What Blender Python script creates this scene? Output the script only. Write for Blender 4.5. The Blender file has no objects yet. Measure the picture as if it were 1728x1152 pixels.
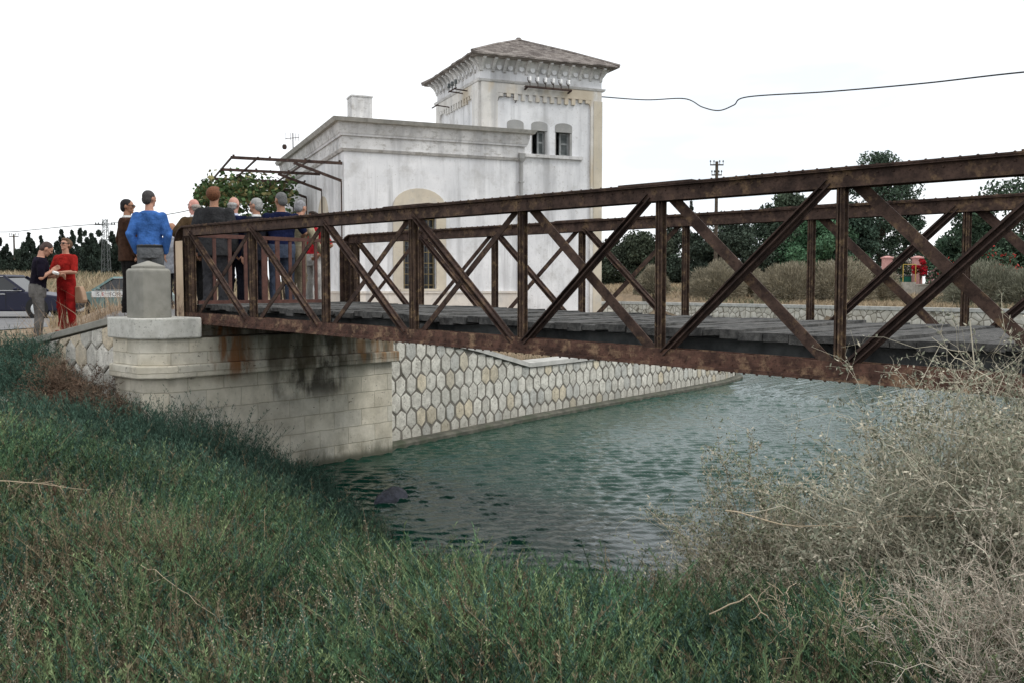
import bpy, math, random
import numpy as np
from mathutils import Vector, Matrix
rnd = random.Random(7); rng = np.random.default_rng(11)
R = math.radians
S = bpy.context.scene
COL = S.collection

# ---------------------------------------------------------------- camera, sky, sun, exposure
cam_data = bpy.data.cameras.new('camera'); cam = bpy.data.objects.new('camera', cam_data); COL.objects.link(cam)
cam.location = (0, 0, 2.63); cam.rotation_euler = (R(90 - 3.33), 0, R(-47.6))
cam_data.sensor_width = 36; cam_data.lens = 1564 / 1728 * 36
cam_data.clip_start = 0.05; cam_data.clip_end = 4000
S.camera = cam
SUN_EL, SUN_AZ = R(52), R(-25)         # behind the photographer, veiled by cloud
w = bpy.data.worlds.new('World'); S.world = w; w.use_nodes = True
nt = w.node_tree; nt.nodes.clear()
def N(nt, t, **k):
    n = nt.nodes.new(t)
    for a, b in k.items():
        if a.startswith('i_'): n.inputs[a[2:].replace('_', ' ')].default_value = b
        else: setattr(n, a, b)
    return n
out = N(nt, 'ShaderNodeOutputWorld'); bg = N(nt, 'ShaderNodeBackground'); bg.inputs[1].default_value = 0.1
sky = N(nt, 'ShaderNodeTexSky', sky_type='NISHITA', sun_disc=False, sun_elevation=SUN_EL, sun_rotation=R(180) - SUN_AZ)
tc = N(nt, 'ShaderNodeTexCoord'); mp = N(nt, 'ShaderNodeMapping'); mp.inputs['Scale'].default_value = (1, 1, 4.5)
nz = N(nt, 'ShaderNodeTexNoise'); nz.inputs['Scale'].default_value = 1.6; nz.inputs['Detail'].default_value = 5; nz.inputs['Roughness'].default_value = .55
rp = N(nt, 'ShaderNodeValToRGB'); e = rp.color_ramp.elements
e[0].position = .33; e[0].color = (9.4, 10.1, 10.8, 1); e[1].position = .49; e[1].color = (12.2, 12.4, 12.6, 1)
mx = N(nt, 'ShaderNodeMixRGB'); mx.inputs[0].default_value = .92
nt.links.new(tc.outputs['Generated'], mp.inputs[0]); nt.links.new(mp.outputs[0], nz.inputs[0]); nt.links.new(nz.outputs[0], rp.inputs[0])
nt.links.new(sky.outputs[0], mx.inputs[1]); nt.links.new(rp.outputs[0], mx.inputs[2]); nt.links.new(mx.outputs[0], bg.inputs[0]); nt.links.new(bg.outputs[0], out.inputs[0])
sd = bpy.data.lights.new('sun', 'SUN'); sd.energy = 1.4; sd.angle = R(18); sd.color = (1, .97, .92)
sun = bpy.data.objects.new('sun', sd); COL.objects.link(sun)
sv = Vector((math.sin(SUN_AZ) * -1 * math.cos(SUN_EL), -math.cos(SUN_AZ) * math.cos(SUN_EL), math.sin(SUN_EL)))
sun.rotation_euler = sv.to_track_quat('Z', 'Y').to_euler()
S.view_settings.view_transform = 'Standard'; S.view_settings.look = 'None'; S.view_settings.exposure = 0.12; S.view_settings.gamma = 1

# ---------------------------------------------------------------- helpers: objects
def tag(o, label=None, cat=None, group=None, kind=None):
    if label: o['label'] = label
    if cat: o['category'] = cat
    if group: o['group'] = group
    if kind: o['kind'] = kind
    return o
def thing(name, label, cat, loc=(0, 0, 0), rz=0, group=None):
    o = bpy.data.objects.new(name, None); COL.objects.link(o); o.location = loc; o.rotation_euler = (0, 0, rz)
    o.empty_display_size = .3
    return tag(o, label, cat, group)
def link(name, me, m, parent=None, off=None, smooth=False):
    o = bpy.data.objects.new(name, me); COL.objects.link(o)
    if m: me.materials.append(m)
    if parent: o.parent = parent
    if smooth: me.polygons.foreach_set('use_smooth', [True] * len(me.polygons))
    return o
class MB:
    """collects primitives in one local frame; build() links them as one mesh"""
    def __init__(s, off=(0, 0, 0)): s.v = []; s.f = []; s.off = off; s.c = []; s.cur = None
    def add(s, vs, fs, col=None):
        n = len(s.v); s.v += [tuple(v) for v in vs]; s.f += [tuple(i + n for i in f) for f in fs]
        s.c += [col or s.cur or (1, 1, 1)] * len(vs)
    def box(s, x0, x1, y0, y1, z0, z1):
        s.add([(x0, y0, z0), (x1, y0, z0), (x1, y1, z0), (x0, y1, z0), (x0, y0, z1), (x1, y0, z1), (x1, y1, z1), (x0, y1, z1)],
              [(3, 2, 1, 0), (4, 5, 6, 7), (0, 1, 5, 4), (1, 2, 6, 5), (2, 3, 7, 6), (3, 0, 4, 7)])
    def beam(s, p, q, w, h, up=(0, 0, 1)):
        p, q = Vector(p), Vector(q); d = (q - p).normalized(); u = Vector(up); r = d.cross(u)
        if r.length < 1e-4: r = d.cross(Vector((1, 0, 0)))
        r.normalize(); u = r.cross(d); a = r * w / 2; b = u * h / 2
        s.add([p - a - b, p + a - b, p + a + b, p - a + b, q - a - b, q + a - b, q + a + b, q - a + b],
              [(0, 1, 2, 3), (7, 6, 5, 4), (0, 4, 5, 1), (1, 5, 6, 2), (2, 6, 7, 3), (3, 7, 4, 0)])
    def prism(s, pts, ax, a0, a1):
        """polygon pts (2D) extruded along axis ax from a0 to a1"""
        def P(u, v, t): return {'x': (t, u, v), 'y': (u, t, v), 'z': (u, v, t)}[ax]
        n = len(pts); vs = [P(u, v, a0) for u, v in pts] + [P(u, v, a1) for u, v in pts]
        s.add(vs, [tuple(range(n))[::-1], tuple(range(n, 2 * n))] + [(i, (i + 1) % n, (i + 1) % n + n, i + n) for i in range(n)])
    def loft(s, rings, cap=True):
        n = len(rings[0]); vs = [p for r in rings for p in r]; fs = []
        for k in range(len(rings) - 1):
            for i in range(n): j = (i + 1) % n; fs.append((k * n + i, k * n + j, (k + 1) * n + j, (k + 1) * n + i))
        if cap: fs.append(tuple(range(n))[::-1]); fs.append(tuple(range((len(rings) - 1) * n, len(rings) * n)))
        s.add(vs, fs)
    def tube(s, pts, r, n=8):
        pts = [Vector(p) for p in pts]; rr = r if isinstance(r, (list, tuple)) else [r] * len(pts); rings = []
        for i, p in enumerate(pts):
            d = (pts[min(i + 1, len(pts) - 1)] - pts[max(i - 1, 0)]).normalized()
            a = d.cross(Vector((0, 0, 1)));
            if a.length < .05: a = d.cross(Vector((0, 1, 0)))
            a.normalize(); b = d.cross(a)
            rings.append([p + (a * math.cos(t * 2 * math.pi / n) + b * math.sin(t * 2 * math.pi / n)) * rr[i] for t in range(n)])
        s.loft(rings)
    def capsule(s, p, q, r0, r1, n=12, f=None):
        p, q = Vector(p), Vector(q); d = (q - p); L = d.length; d = d / L if L > 1e-6 else Vector((0, 0, 1))
        a = d.cross(Vector((.13, .31, .94))); a.normalize(); b = d.cross(a); rings = []
        def ring(c, r): rings.append([c + (a * math.cos(t * 2 * math.pi / n) + b * math.sin(t * 2 * math.pi / n)) * r for t in range(n)])
        for k in (80, 50, 20): ring(p - d * r0 * math.sin(R(k)), r0 * math.cos(R(k)))
        ring(p, r0); ring(q, r1)
        for k in (20, 50, 80): ring(q + d * r1 * math.sin(R(k)), r1 * math.cos(R(k)))
        if f: rings = [[f(v) for v in g] for g in rings]
        s.loft(rings)
    def ell(s, c, rx, ry, rz, n=14, m=9, f=None, keep=None):
        rings = []
        for k in range(1, m):
            t = math.pi * k / m
            rings.append([Vector((c[0] + rx * math.sin(t) * math.cos(2 * math.pi * i / n), c[1] + ry * math.sin(t) * math.sin(2 * math.pi * i / n), c[2] - rz * math.cos(t))) for i in range(n)])
        if f: rings = [[f(v) for v in g] for g in rings]
        s.loft(rings)
    def build(s, name, m, parent=None, smooth=False, bevel=0):
        me = bpy.data.meshes.new(name)
        me.from_pydata([(v[0] - s.off[0], v[1] - s.off[1], v[2] - s.off[2]) for v in s.v], [], s.f)
        if s.cur is not None or any(c != (1, 1, 1) for c in s.c[:1]):
            at = me.color_attributes.new('Col', 'FLOAT_COLOR', 'POINT')
            at.data.foreach_set('color', np.hstack([np.array(s.c), np.ones((len(s.c), 1))]).ravel())
        me.update(); o = link(name, me, m, parent, smooth=smooth)
        if bevel:
            b = o.modifiers.new('bevel', 'BEVEL'); b.width = bevel; b.segments = 2; b.limit_method = 'ANGLE'; b.angle_limit = R(40)
        return o

def mesh_np(name, v, quads=None, tris=None, col=None, m=None, parent=None, off=(0, 0, 0)):
    me = bpy.data.meshes.new(name); v = np.asarray(v, dtype=np.float32) - np.array(off, dtype=np.float32)
    me.vertices.add(len(v)); me.vertices.foreach_set('co', v.ravel())
    loops = []; starts = []; p = 0
    for a, k in ((quads, 4), (tris, 3)):
        if a is not None and len(a):
            a = np.asarray(a); loops.append(a.ravel()); starts.append(np.arange(len(a)) * k + p); p += a.size
    L = np.concatenate(loops).astype(np.int32); St = np.concatenate(starts).astype(np.int32)
    me.loops.add(len(L)); me.loops.foreach_set('vertex_index', L)
    me.polygons.add(len(St)); me.polygons.foreach_set('loop_start', St)
    me.update(calc_edges=True); me.validate()
    if col is not None:
        at = me.color_attributes.new('Col', 'FLOAT_COLOR', 'POINT')
        c = np.ones((len(v), 4), dtype=np.float32); c[:, :3] = col; at.data.foreach_set('color', c.ravel())
    return link(name, me, m, parent)

# ---------------------------------------------------------------- helpers: materials
def mat(name, c1, c2=None, scale=4, rough=.8, bump=.0, bscale=30, metal=0, c3=None, attr=False, spec=.3, stretch=(1, 1, 1), lo=.38, hi=.62, c3s=1.3, c3lo=.55, c3hi=.7, bdist=.02):
    m = bpy.data.materials.new(name); m.use_nodes = True; nt = m.node_tree; b = nt.nodes['Principled BSDF']
    b.inputs['Roughness'].default_value = rough; b.inputs['Metallic'].default_value = metal; b.inputs['Specular IOR Level'].default_value = spec
    L = nt.links.new; tc = N(nt, 'ShaderNodeTexCoord'); mp = N(nt, 'ShaderNodeMapping'); mp.inputs['Scale'].default_value = stretch; L(tc.outputs['Object'], mp.inputs[0])
    def noise(sc, det=6, r=.6):
        n = N(nt, 'ShaderNodeTexNoise'); n.inputs['Scale'].default_value = sc; n.inputs['Detail'].default_value = det; n.inputs['Roughness'].default_value = r
        L(mp.outputs[0], n.inputs[0]); return n
    def ramp(src, a, bb, ca, cb):
        r = N(nt, 'ShaderNodeValToRGB'); q = r.color_ramp.elements; q[0].position = a; q[0].color = (*ca, 1); q[1].position = bb; q[1].color = (*cb, 1); L(src, r.inputs[0]); return r
    col = None
    if c2: col = ramp(noise(scale).outputs[0], lo, hi, c1, c2).outputs[0]
    else:
        rgb = N(nt, 'ShaderNodeRGB'); rgb.outputs[0].default_value = (*c1, 1); col = rgb.outputs[0]
    if c3:
        f = ramp(noise(c3s, 8, .7).outputs[0], c3lo, c3hi, (0, 0, 0), (1, 1, 1)); mx = N(nt, 'ShaderNodeMixRGB'); L(f.outputs[0], mx.inputs[0]); L(col, mx.inputs[1]); mx.inputs[2].default_value = (*c3, 1); col = mx.outputs[0]
    if attr:
        a = N(nt, 'ShaderNodeVertexColor', layer_name='Col'); mx = N(nt, 'ShaderNodeMixRGB', blend_type='MULTIPLY'); mx.inputs[0].default_value = 1; L(col, mx.inputs[1]); L(a.outputs[0], mx.inputs[2]); col = mx.outputs[0]
    L(col, b.inputs['Base Color'])
    if bump:
        bp = N(nt, 'ShaderNodeBump'); bp.inputs['Strength'].default_value = bump; bp.inputs['Distance'].default_value = bdist; L(noise(bscale, 8, .65).outputs[0], bp.inputs['Height']); L(bp.outputs[0], b.inputs['Normal'])
    m['_col'] = 1
    return m
def tweak(m):
    """nodes, links, principled, object coordinate output and current colour socket of a material made by mat()"""
    nt = m.node_tree; b = nt.nodes['Principled BSDF']; tc = [n for n in nt.nodes if n.type == 'TEX_COORD'][0]
    l = [l for l in nt.links if l.to_socket == b.inputs['Base Color']][0]
    return nt, b, tc.outputs['Object'], l.from_socket
def overlay(m, fac, color, blend='MIX'):
    nt, b, _, c = tweak(m); mx = N(nt, 'ShaderNodeMixRGB', blend_type=blend); nt.links.new(fac, mx.inputs[0]); nt.links.new(c, mx.inputs[1]); mx.inputs[2].default_value = (*color, 1); nt.links.new(mx.outputs[0], b.inputs['Base Color'])
def nnoise(m, sc, stretch=(1, 1, 1), det=6, r=.6, lo=.4, hi=.6, src=None):
    nt, b, o, c = tweak(m); mp = N(nt, 'ShaderNodeMapping'); mp.inputs['Scale'].default_value = stretch; nt.links.new(o, mp.inputs[0])
    n = N(nt, 'ShaderNodeTexNoise'); n.inputs['Scale'].default_value = sc; n.inputs['Detail'].default_value = det; n.inputs['Roughness'].default_value = r; nt.links.new(mp.outputs[0], n.inputs[0])
    q = N(nt, 'ShaderNodeMapRange'); q.inputs[1].default_value = lo; q.inputs[2].default_value = hi; nt.links.new(n.outputs[0], q.inputs[0]); return q.outputs[0]
def axisramp(m, axis, a, b_, inv=False):
    nt, b, o, c = tweak(m); s = N(nt, 'ShaderNodeSeparateXYZ'); nt.links.new(o, s.inputs[0]); q = N(nt, 'ShaderNodeMapRange', interpolation_type='SMOOTHSTEP')
    q.inputs[1].default_value = a; q.inputs[2].default_value = b_
    if inv: q.inputs[3].default_value = 1; q.inputs[4].default_value = 0
    nt.links.new(s.outputs[axis], q.inputs[0]); return q.outputs[0]
def mul(m, *fs):
    nt = m.node_tree; r = fs[0]
    for f in fs[1:]:
        n = N(nt, 'ShaderNodeMath', operation='MULTIPLY'); nt.links.new(r, n.inputs[0])
        if isinstance(f, (int, float)): n.inputs[1].default_value = f
        else: nt.links.new(f, n.inputs[1])
        r = n.outputs[0]
    return r

M = {}
M['leaf'] = mat('foliage', (.9, .9, .9), (1.1, 1.1, 1.1), 3, .75, attr=True, spec=.15)
M['stem'] = mat('stems', (.9, .9, .9), (1.1, 1.1, 1.1), 3, .85, attr=True, spec=.1)
def rust_mat(name, base, d2, tan, sc=5, tl=.55, th=.7):
    m = mat(name, base, d2, 9, .78, .5, 60, c3=tan, c3s=sc, c3lo=tl, c3hi=th, spec=.25, bdist=.008)
    overlay(m, nnoise(m, 30, det=8, r=.75, lo=.5, hi=.72), (.02, .012, .01)); return m
M['rust'] = rust_mat('rusted_iron', (.040, .024, .019), (.098, .060, .046), (.24, .155, .085), 7, .53, .72)
M['rust_dark'] = rust_mat('dark_rusted_iron', (.034, .022, .019), (.080, .050, .040), (.11, .065, .04), 6, .6, .8)
M['rust_red'] = rust_mat('red_rusted_iron', (.056, .029, .022), (.145, .075, .054), (.32, .21, .13), 6, .52, .66)
M['rust_post'] = rust_mat('post_iron', (.045, .028, .022), (.105, .068, .048), (.24, .165, .09), 14, .53, .66)
M['rail_red'] = mat('red_brown_paint', (.075, .034, .027), (.115, .052, .040), 14, .7, .2, 80)
M['cream'] = mat('flaking_cream_paint', (.50, .38, .27), (.60, .47, .34), 5, .8, .2, 40, stretch=(1, 1, .4), c3=(.09, .04, .025), c3s=3.2, c3lo=.52, c3hi=.62)
M['deck'] = mat('weathered_deck_boards', (.058, .058, .057), (.135, .132, .125), 11, .95, 1, 30, c3=(.045, .043, .04), c3s=6, stretch=(.8, 1.2, 1), bdist=.02)
M['steel_grey'] = mat('grey_painted_beam', (.06, .064, .066), (.12, .125, .125), 5, .8, .2, 40)
M['concrete'] = mat('grey_concrete', (.24, .235, .205), (.30, .29, .255), 5, .9, .35, 160, c3=(.19, .185, .16), c3s=2, bdist=.006)
M['coping'] = mat('light_concrete', (.38, .375, .35), (.50, .49, .46), 5, .9, .3, 120, c3=(.28, .27, .25), c3s=3, bdist=.006)
M['mortar'] = mat('mortar', (.12, .11, .092), (.20, .185, .16), 8, .95, .4, 60)
M['limestone'] = mat('pitted_limestone', (.56, .545, .50), (.80, .785, .73), 9, .9, 1, 45, attr=True, c3=(.22, .20, .17), c3s=26, c3lo=.57, c3hi=.64, bdist=.02)
overlay(M['limestone'], mul(M['limestone'], nnoise(M['limestone'], .9, (1, 1, .5), 7, .7, .5, .66), .4), (.38, .37, .33)); overlay(M['limestone'], mul(M['limestone'], axisramp(M['limestone'], 2, .12, .5, True), .35), (.20, .19, .15))
M['bark'] = mat('bark', (.05, .04, .03), (.1, .08, .06), 6, .9, .5, 30)
M['glass'] = mat('dark_glass', (.01, .012, .014), rough=.15, spec=.6)
M['black'] = mat('black_plastic', (.012, .012, .012), rough=.4)
M['dark'] = mat('dark_interior', (.006, .006, .007), rough=.9)
M['chrome'] = mat('bright_trim', (.5, .5, .5), rough=.3, metal=.8)
M['tyre'] = mat('rubber', (.02, .02, .02), rough=.8)
M['hub'] = mat('wheel_cover', (.6, .62, .62), rough=.35)
M['white'] = mat('white_surface', (.75, .75, .74), rough=.6)

# ashlar masonry of the abutment
def ashlar(name):
    m = mat(name, (.52, .49, .41), (.70, .665, .575), 3.2, .9, spec=.2)
    nt, b, o, c = tweak(m); L = nt.links.new; sp = N(nt, 'ShaderNodeSeparateXYZ'); L(o, sp.inputs[0])
    ad = N(nt, 'ShaderNodeMath', operation='ADD'); L(sp.outputs[0], ad.inputs[0]); L(sp.outputs[1], ad.inputs[1]); cb = N(nt, 'ShaderNodeCombineXYZ'); L(ad.outputs[0], cb.inputs[0]); L(sp.outputs[2], cb.inputs[1])
    nn = N(nt, 'ShaderNodeTexNoise'); nn.inputs['Scale'].default_value = 5; L(o, nn.inputs[0]); vm = N(nt, 'ShaderNodeMixRGB', blend_type='LINEAR_LIGHT'); vm.inputs[0].default_value = .012; L(cb.outputs[0], vm.inputs[1]); L(nn.outputs['Color'], vm.inputs[2])
    br = N(nt, 'ShaderNodeTexBrick'); br.inputs['Scale'].default_value = 1; br.inputs['Brick Width'].default_value = .52; br.inputs['Row Height'].default_value = .255; br.inputs['Mortar Size'].default_value = .008; br.inputs['Mortar Smooth'].default_value = .4
    br.inputs['Color1'].default_value = (.93, .93, .93, 1); br.inputs['Color2'].default_value = (1.06, 1.03, .98, 1); br.inputs['Mortar'].default_value = (.78, .76, .71, 1); br.offset = .5; L(vm.outputs[0], br.inputs[0])
    mx = N(nt, 'ShaderNodeMixRGB', blend_type='MULTIPLY'); mx.inputs[0].default_value = 1; L(c, mx.inputs[1]); L(br.outputs[0], mx.inputs[2]); L(mx.outputs[0], b.inputs['Base Color'])
    # pits
    vo = N(nt, 'ShaderNodeTexNoise'); vo.inputs['Scale'].default_value = 17; vo.inputs['Detail'].default_value = 6; vo.inputs['Roughness'].default_value = .7; L(o, vo.inputs[0])
    pr = N(nt, 'ShaderNodeMapRange'); pr.inputs[1].default_value = .60; pr.inputs[2].default_value = .66; L(vo.outputs[0], pr.inputs[0]); overlay(m, mul(m, pr.outputs[0], .55), (.14, .12, .09))
    s1 = N(nt, 'ShaderNodeMath', operation='MULTIPLY_ADD'); L(br.outputs['Fac'], s1.inputs[0]); s1.inputs[1].default_value = -1.2; L(vo.outputs[0], s1.inputs[2])
    bp = N(nt, 'ShaderNodeBump'); bp.inputs['Strength'].default_value = .7; bp.inputs['Distance'].default_value = .012; L(s1.outputs[0], bp.inputs['Height']); L(bp.outputs[0], b.inputs['Normal'])
    return m
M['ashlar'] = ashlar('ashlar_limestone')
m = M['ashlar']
# soot-dark seep patch, rust runs below the chord, green-black tide line
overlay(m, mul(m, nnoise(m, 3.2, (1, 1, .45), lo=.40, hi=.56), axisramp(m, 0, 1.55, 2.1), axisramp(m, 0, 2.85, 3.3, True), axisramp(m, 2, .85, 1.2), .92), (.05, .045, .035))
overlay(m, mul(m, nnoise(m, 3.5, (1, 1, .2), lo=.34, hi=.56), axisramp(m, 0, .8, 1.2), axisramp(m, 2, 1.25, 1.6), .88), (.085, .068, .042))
overlay(m, mul(m, nnoise(m, 2.2, (1, 1, .6), 8, .7, .48, .66), .4), (.32, .29, .235))
overlay(m, mul(m, nnoise(m, 11, (.7, .7, 1.6), 5, .6, .655, .68), .8), (.07, .055, .04))
overlay(m, mul(m, nnoise(m, 7, (1, 1, .15), lo=.45, hi=.58), axisramp(m, 0, .8, .95), axisramp(m, 0, 1.25, 1.6, True), axisramp(m, 2, 1.3, 1.6), .85), (.24, .10, .035))
overlay(m, mul(m, nnoise(m, 7, (1, 1, .15), lo=.45, hi=.58), axisramp(m, 0, 3.0, 3.4), axisramp(m, 2, 1.4, 1.6), .7), (.28, .14, .05))
overlay(m, mul(m, axisramp(m, 2, .03, .16, True), .9), (.06, .065, .045)); overlay(m, mul(m, axisramp(m, 2, .08, .42, True), nnoise(m, 5, (1, 1, .4), 8, .7, .38, .6), .8), (.11, .11, .08))

# plaster of the station building
def plaster(name, a, b2, streak=.5):
    m = mat(name, a, b2, 1.1, .9, .25, 25, spec=.15, bdist=.01)
    overlay(m, mul(m, nnoise(m, 2.2, (1, 1, .12), 7, .65, .5, .72), streak), (.30, .30, .31))
    overlay(m, mul(m, nnoise(m, 1.5, (1, 1, 1), 9, .7, .52, .66), .55), (.44, .43, .415))
    overlay(m, mul(m, nnoise(m, 14, (1, 1, 1), 8, .75, .585, .66), .6), (.30, .27, .24))
    overlay(m, mul(m, nnoise(m, 2.6, (1, 1, .05), 5, .6, .57, .69), .6), (.34, .34, .345))
    return m
M['plaster'] = plaster('whitewashed_plaster', (.68, .685, .70), (.80, .80, .81))
M['plaster_dirty'] = plaster('stained_plaster', (.56, .555, .55), (.76, .75, .74), .7)
overlay(M['plaster_dirty'], mul(M['plaster_dirty'], nnoise(M['plaster_dirty'], 5, (1, 1, 2), 8, .7, .52, .64), .6), (.27, .25, .22))
M['tan'] = plaster('tan_stucco', (.52, .465, .37), (.64, .575, .47), .3)
M['peach'] = plaster('peach_stucco', (.60, .545, .48), (.70, .65, .59), .3)
M['cream_frame'] = plaster('cream_stucco', (.60, .575, .53), (.76, .745, .72), .6); overlay(M['cream_frame'], mul(M['cream_frame'], nnoise(M['cream_frame'], 1.3, (1, 1, .4), lo=.5, hi=.62), .7), (.52, .43, .30))
M['grey_plaster'] = plaster('grey_stucco', (.27, .27, .26), (.36, .36, .35), .4)
M['tile'] = mat('weathered_roof_tiles', (.15, .13, .12), (.27, .24, .22), 3, .95, .8, 18, c3=(.36, .34, .31), c3s=6, stretch=(1, 1, 1), bdist=.04)

# ================================================================ TERRAIN
BANK = [(7.75, 11.32), (7.0, 9.5), (6.2, 7.6), (5.5, 5.8), (5.6, 4.6), (6.3, 3.6), (8.2, 2.6), (12, 0), (15, -4), (18, -12), (20, -60)]
FAR = [(38, -60), (36, -15), (41, -2), (45.1, 13.4), (51.3, 36.8)]
FARC = [(42, 39), (33, 34), (28, 25), (26.3, 17)]
HEX = [(26.1, 15.9), (25.8, 14.8), (25.2, 14.0), (24.3, 13.35), (22.8, 12.95), (20, 12.68), (17, 12.5), (14, 12.25), (12, 12.02), (10.6, 11.85), (9.5, 11.7)]
poly = BANK + FAR + FARC + HEX + [(9.5, 11.32)]
kinds = ['b'] * (len(BANK) - 1) + ['f'] * (len(poly) - len(BANK) + 1)
def seg_d(x, y, a, b):
    ax, ay = a; bx, by = b; dx, dy = bx - ax, by - ay; t = np.clip(((x - ax) * dx + (y - ay) * dy) / (dx * dx + dy * dy), 0, 1)
    return np.hypot(x - ax - t * dx, y - ay - t * dy)
def basin(x, y):
    ins = np.zeros(x.shape, bool); db = np.full(x.shape, 1e9); dw = db.copy()
    for i in range(len(poly)):
        a, b = poly[i], poly[(i + 1) % len(poly)]; d = seg_d(x, y, a, b)
        if kinds[i] == 'b': db = np.minimum(db, d)
        else: dw = np.minimum(dw, d)
        c = (a[1] > y) != (b[1] > y); xi = (b[0] - a[0]) * (y - a[1]) / (b[1] - a[1] + 1e-12) + a[0]; ins ^= c & (x < xi)
    return ins, db, dw
def sstep(a, b, t): t = np.clip((t - a) / (b - a), 0, 1); return t * t * (3 - 2 * t)
def wob(x, y): return np.sin(x * 1.7 + .6 * np.sin(y * 1.1)) * np.sin(y * 1.3 + x * .4) * .6 + .4 * np.sin(x * 3.9 + y * 2.7)
CD = (.739, .674); CR = (.674, -.739)
def height(x, y):
    x = np.asarray(x, float); y = np.asarray(y, float); ins, db, dw = basin(x, y)
    D = x * CD[0] + y * CD[1]; X = x * CR[0] + y * CR[1]
    base = 1.60 + 0 * x
    low = 1 - sstep(11.2, 15.4, y); near = low * (1 - sstep(20, 30, x))
    base = base - .5 * near
    base = base + .07 * wob(x, y) * near
    # approach ramp behind the abutment
    y0_ = 12.0 + np.clip(x - 5.9, 0, 4) * 2.4; ramp = sstep(11.45, 11.6, y) * (1 - sstep(y0_, y0_ + 4.2, y)) * sstep(5.7, 5.9, x) * (1 - sstep(9.4, 11.5, x)); base = base + (2.22 - base) * ramp * (x < 12)
    # quay behind the hexagon wall, rising to the building forecourt
    q = (x > 9.5) * (y > 11.5) * (x < 30); base = np.where(q & (ramp < .01), 1.0 + .6 * sstep(.5, 3, dw), base)
    z = np.where(db < dw + 2, -.12 + (base + .12) * (.55 * np.clip((db + .1) / 3.8, 0, 1) + .45 * sstep(-.1, 3.6, db)), base)
    z = np.where(~ins & (dw < .35) & (dw < db), -.9, z)
    z = np.where(ins, np.where(db < 1.2, -.25 - .5 * db, -.9), z)
    # far mounds with dry grass
    ang = X / np.maximum(D, 1)
    z = z + 2.0 * sstep(50, 70, D) * (ang < -.1) * (.75 + .25 * wob(x * .06, y * .06)) * (1 - sstep(-.45, -.1, ang) * .7)
    z = z + 1.1 * sstep(52, 75, D) * (ang > .02) * sstep(.02, .12, ang)
    return z
def axis(a, b, lo, hi, fine, coarse):
    v = list(np.arange(a, b, fine)); s = fine; t = b
    while t < hi: v.append(t); s = min(s * 1.18, coarse); t += s
    v.append(hi); s = fine; t = a
    while t > lo: s = min(s * 1.18, coarse); t -= s; v.insert(0, t)
    return np.array(v)
xs = axis(-4, 28, -900, 1500, .16, 60); ys = axis(-5, 17, -900, 1500, .16, 60)
gx, gy = np.meshgrid(xs, ys); gz = height(gx, gy); nx, ny = len(xs), len(ys)
def grid_faces(nx, ny):
    i = np.arange(nx * ny).reshape(ny, nx); return np.stack([i[:-1, :-1], i[:-1, 1:], i[1:, 1:], i[1:, :-1]], -1).reshape(-1, 4)
nearc = (1 - sstep(11.5, 14, gy)) * (1 - sstep(20, 30, gx)) * (gx < 40)
tcol = np.array([.22, .17, .115])[None, None] * (1 - nearc[..., None]) + np.array([.035, .034, .024])[None, None] * nearc[..., None]
M['terrain'] = mat('earth_and_dry_grass', (.75, .75, .75), (1.25, 1.2, 1.15), 1.3, .95, .6, 9, attr=True, bdist=.06)
ter = mesh_np('ground', np.stack([gx, gy, gz], -1).reshape(-1, 3), grid_faces(nx, ny), col=tcol.reshape(-1, 3), m=M['terrain'])
tag(ter, 'earth bank and dry fields around the canal', kind='structure')

# road: light worn asphalt left of the bridge, laid just above the earth
M['asphalt'] = mat('worn_asphalt', (.15, .15, .155), (.20, .197, .193), 1.5, .95, .3, 80, c3=(.24, .23, .215), c3s=.6)
def sheet(name, pts, step, dz, m, label):
    # conforming grid cut to a polygon (convex quad, bilinear)
    n = step; a, b, c, d = [np.array(p, float) for p in pts]; u, v = np.meshgrid(np.linspace(0, 1, n), np.linspace(0, 1, n))
    P = (a[None, None] * ((1 - u) * (1 - v))[..., None] + b * (u * (1 - v))[..., None] + c * (u * v)[..., None] + d * ((1 - u) * v)[..., None])
    z = height(P[..., 0], P[..., 1]) + dz; o = mesh_np(name, np.concatenate([P, z[..., None]], -1).reshape(-1, 3), grid_faces(n, n), m=m); return tag(o, label, kind='structure')
sheet('road', [(-30, 30), (-5, 15.2), (28, 37), (5, 62)], 160, .02, M['asphalt'], 'worn pale asphalt road')
sheet('approach_path', [(5.98, 11.5), (9.6, 11.5), (9.2, 17.5), (5.98, 15.5)], 50, .02, M['asphalt'], 'sloping approach to the bridge deck')

# ================================================================ WATER with real ripples
wx = axis(5.2, 20, 5.0, 56, .032, 1.2); wy = axis(2.5, 12.9, -62, 42, .032, 1.6)
X, Y = np.meshgrid(wx, wy); H = np.zeros_like(X); rr = np.random.default_rng(5)
wd = math.atan2(-.74 + .25, .67 + .3)  # ripple travel direction
wd = math.atan2(CD[1], CD[0]) + .25
for k in range(34):
    lam = .10 * (1.0 + rr.random() ** 1.6 * 1.9); an = wd + rr.normal(0, .33); kk = 2 * math.pi / lam
    ph = rr.random() * 6.28; wob2 = .5 * np.sin(X * .9 * rr.random() + Y * 1.1 * rr.random() + ph)
    H += .0088 * lam * np.sin(kk * (X * math.cos(an) + Y * math.sin(an)) + ph + wob2)
H *= (.75 + .35 * np.sin(X * .5 + Y * .33)) * 1.35
H *= np.clip(1.2 - .9 * sstep(20, 40, X), .2, 1)
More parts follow.
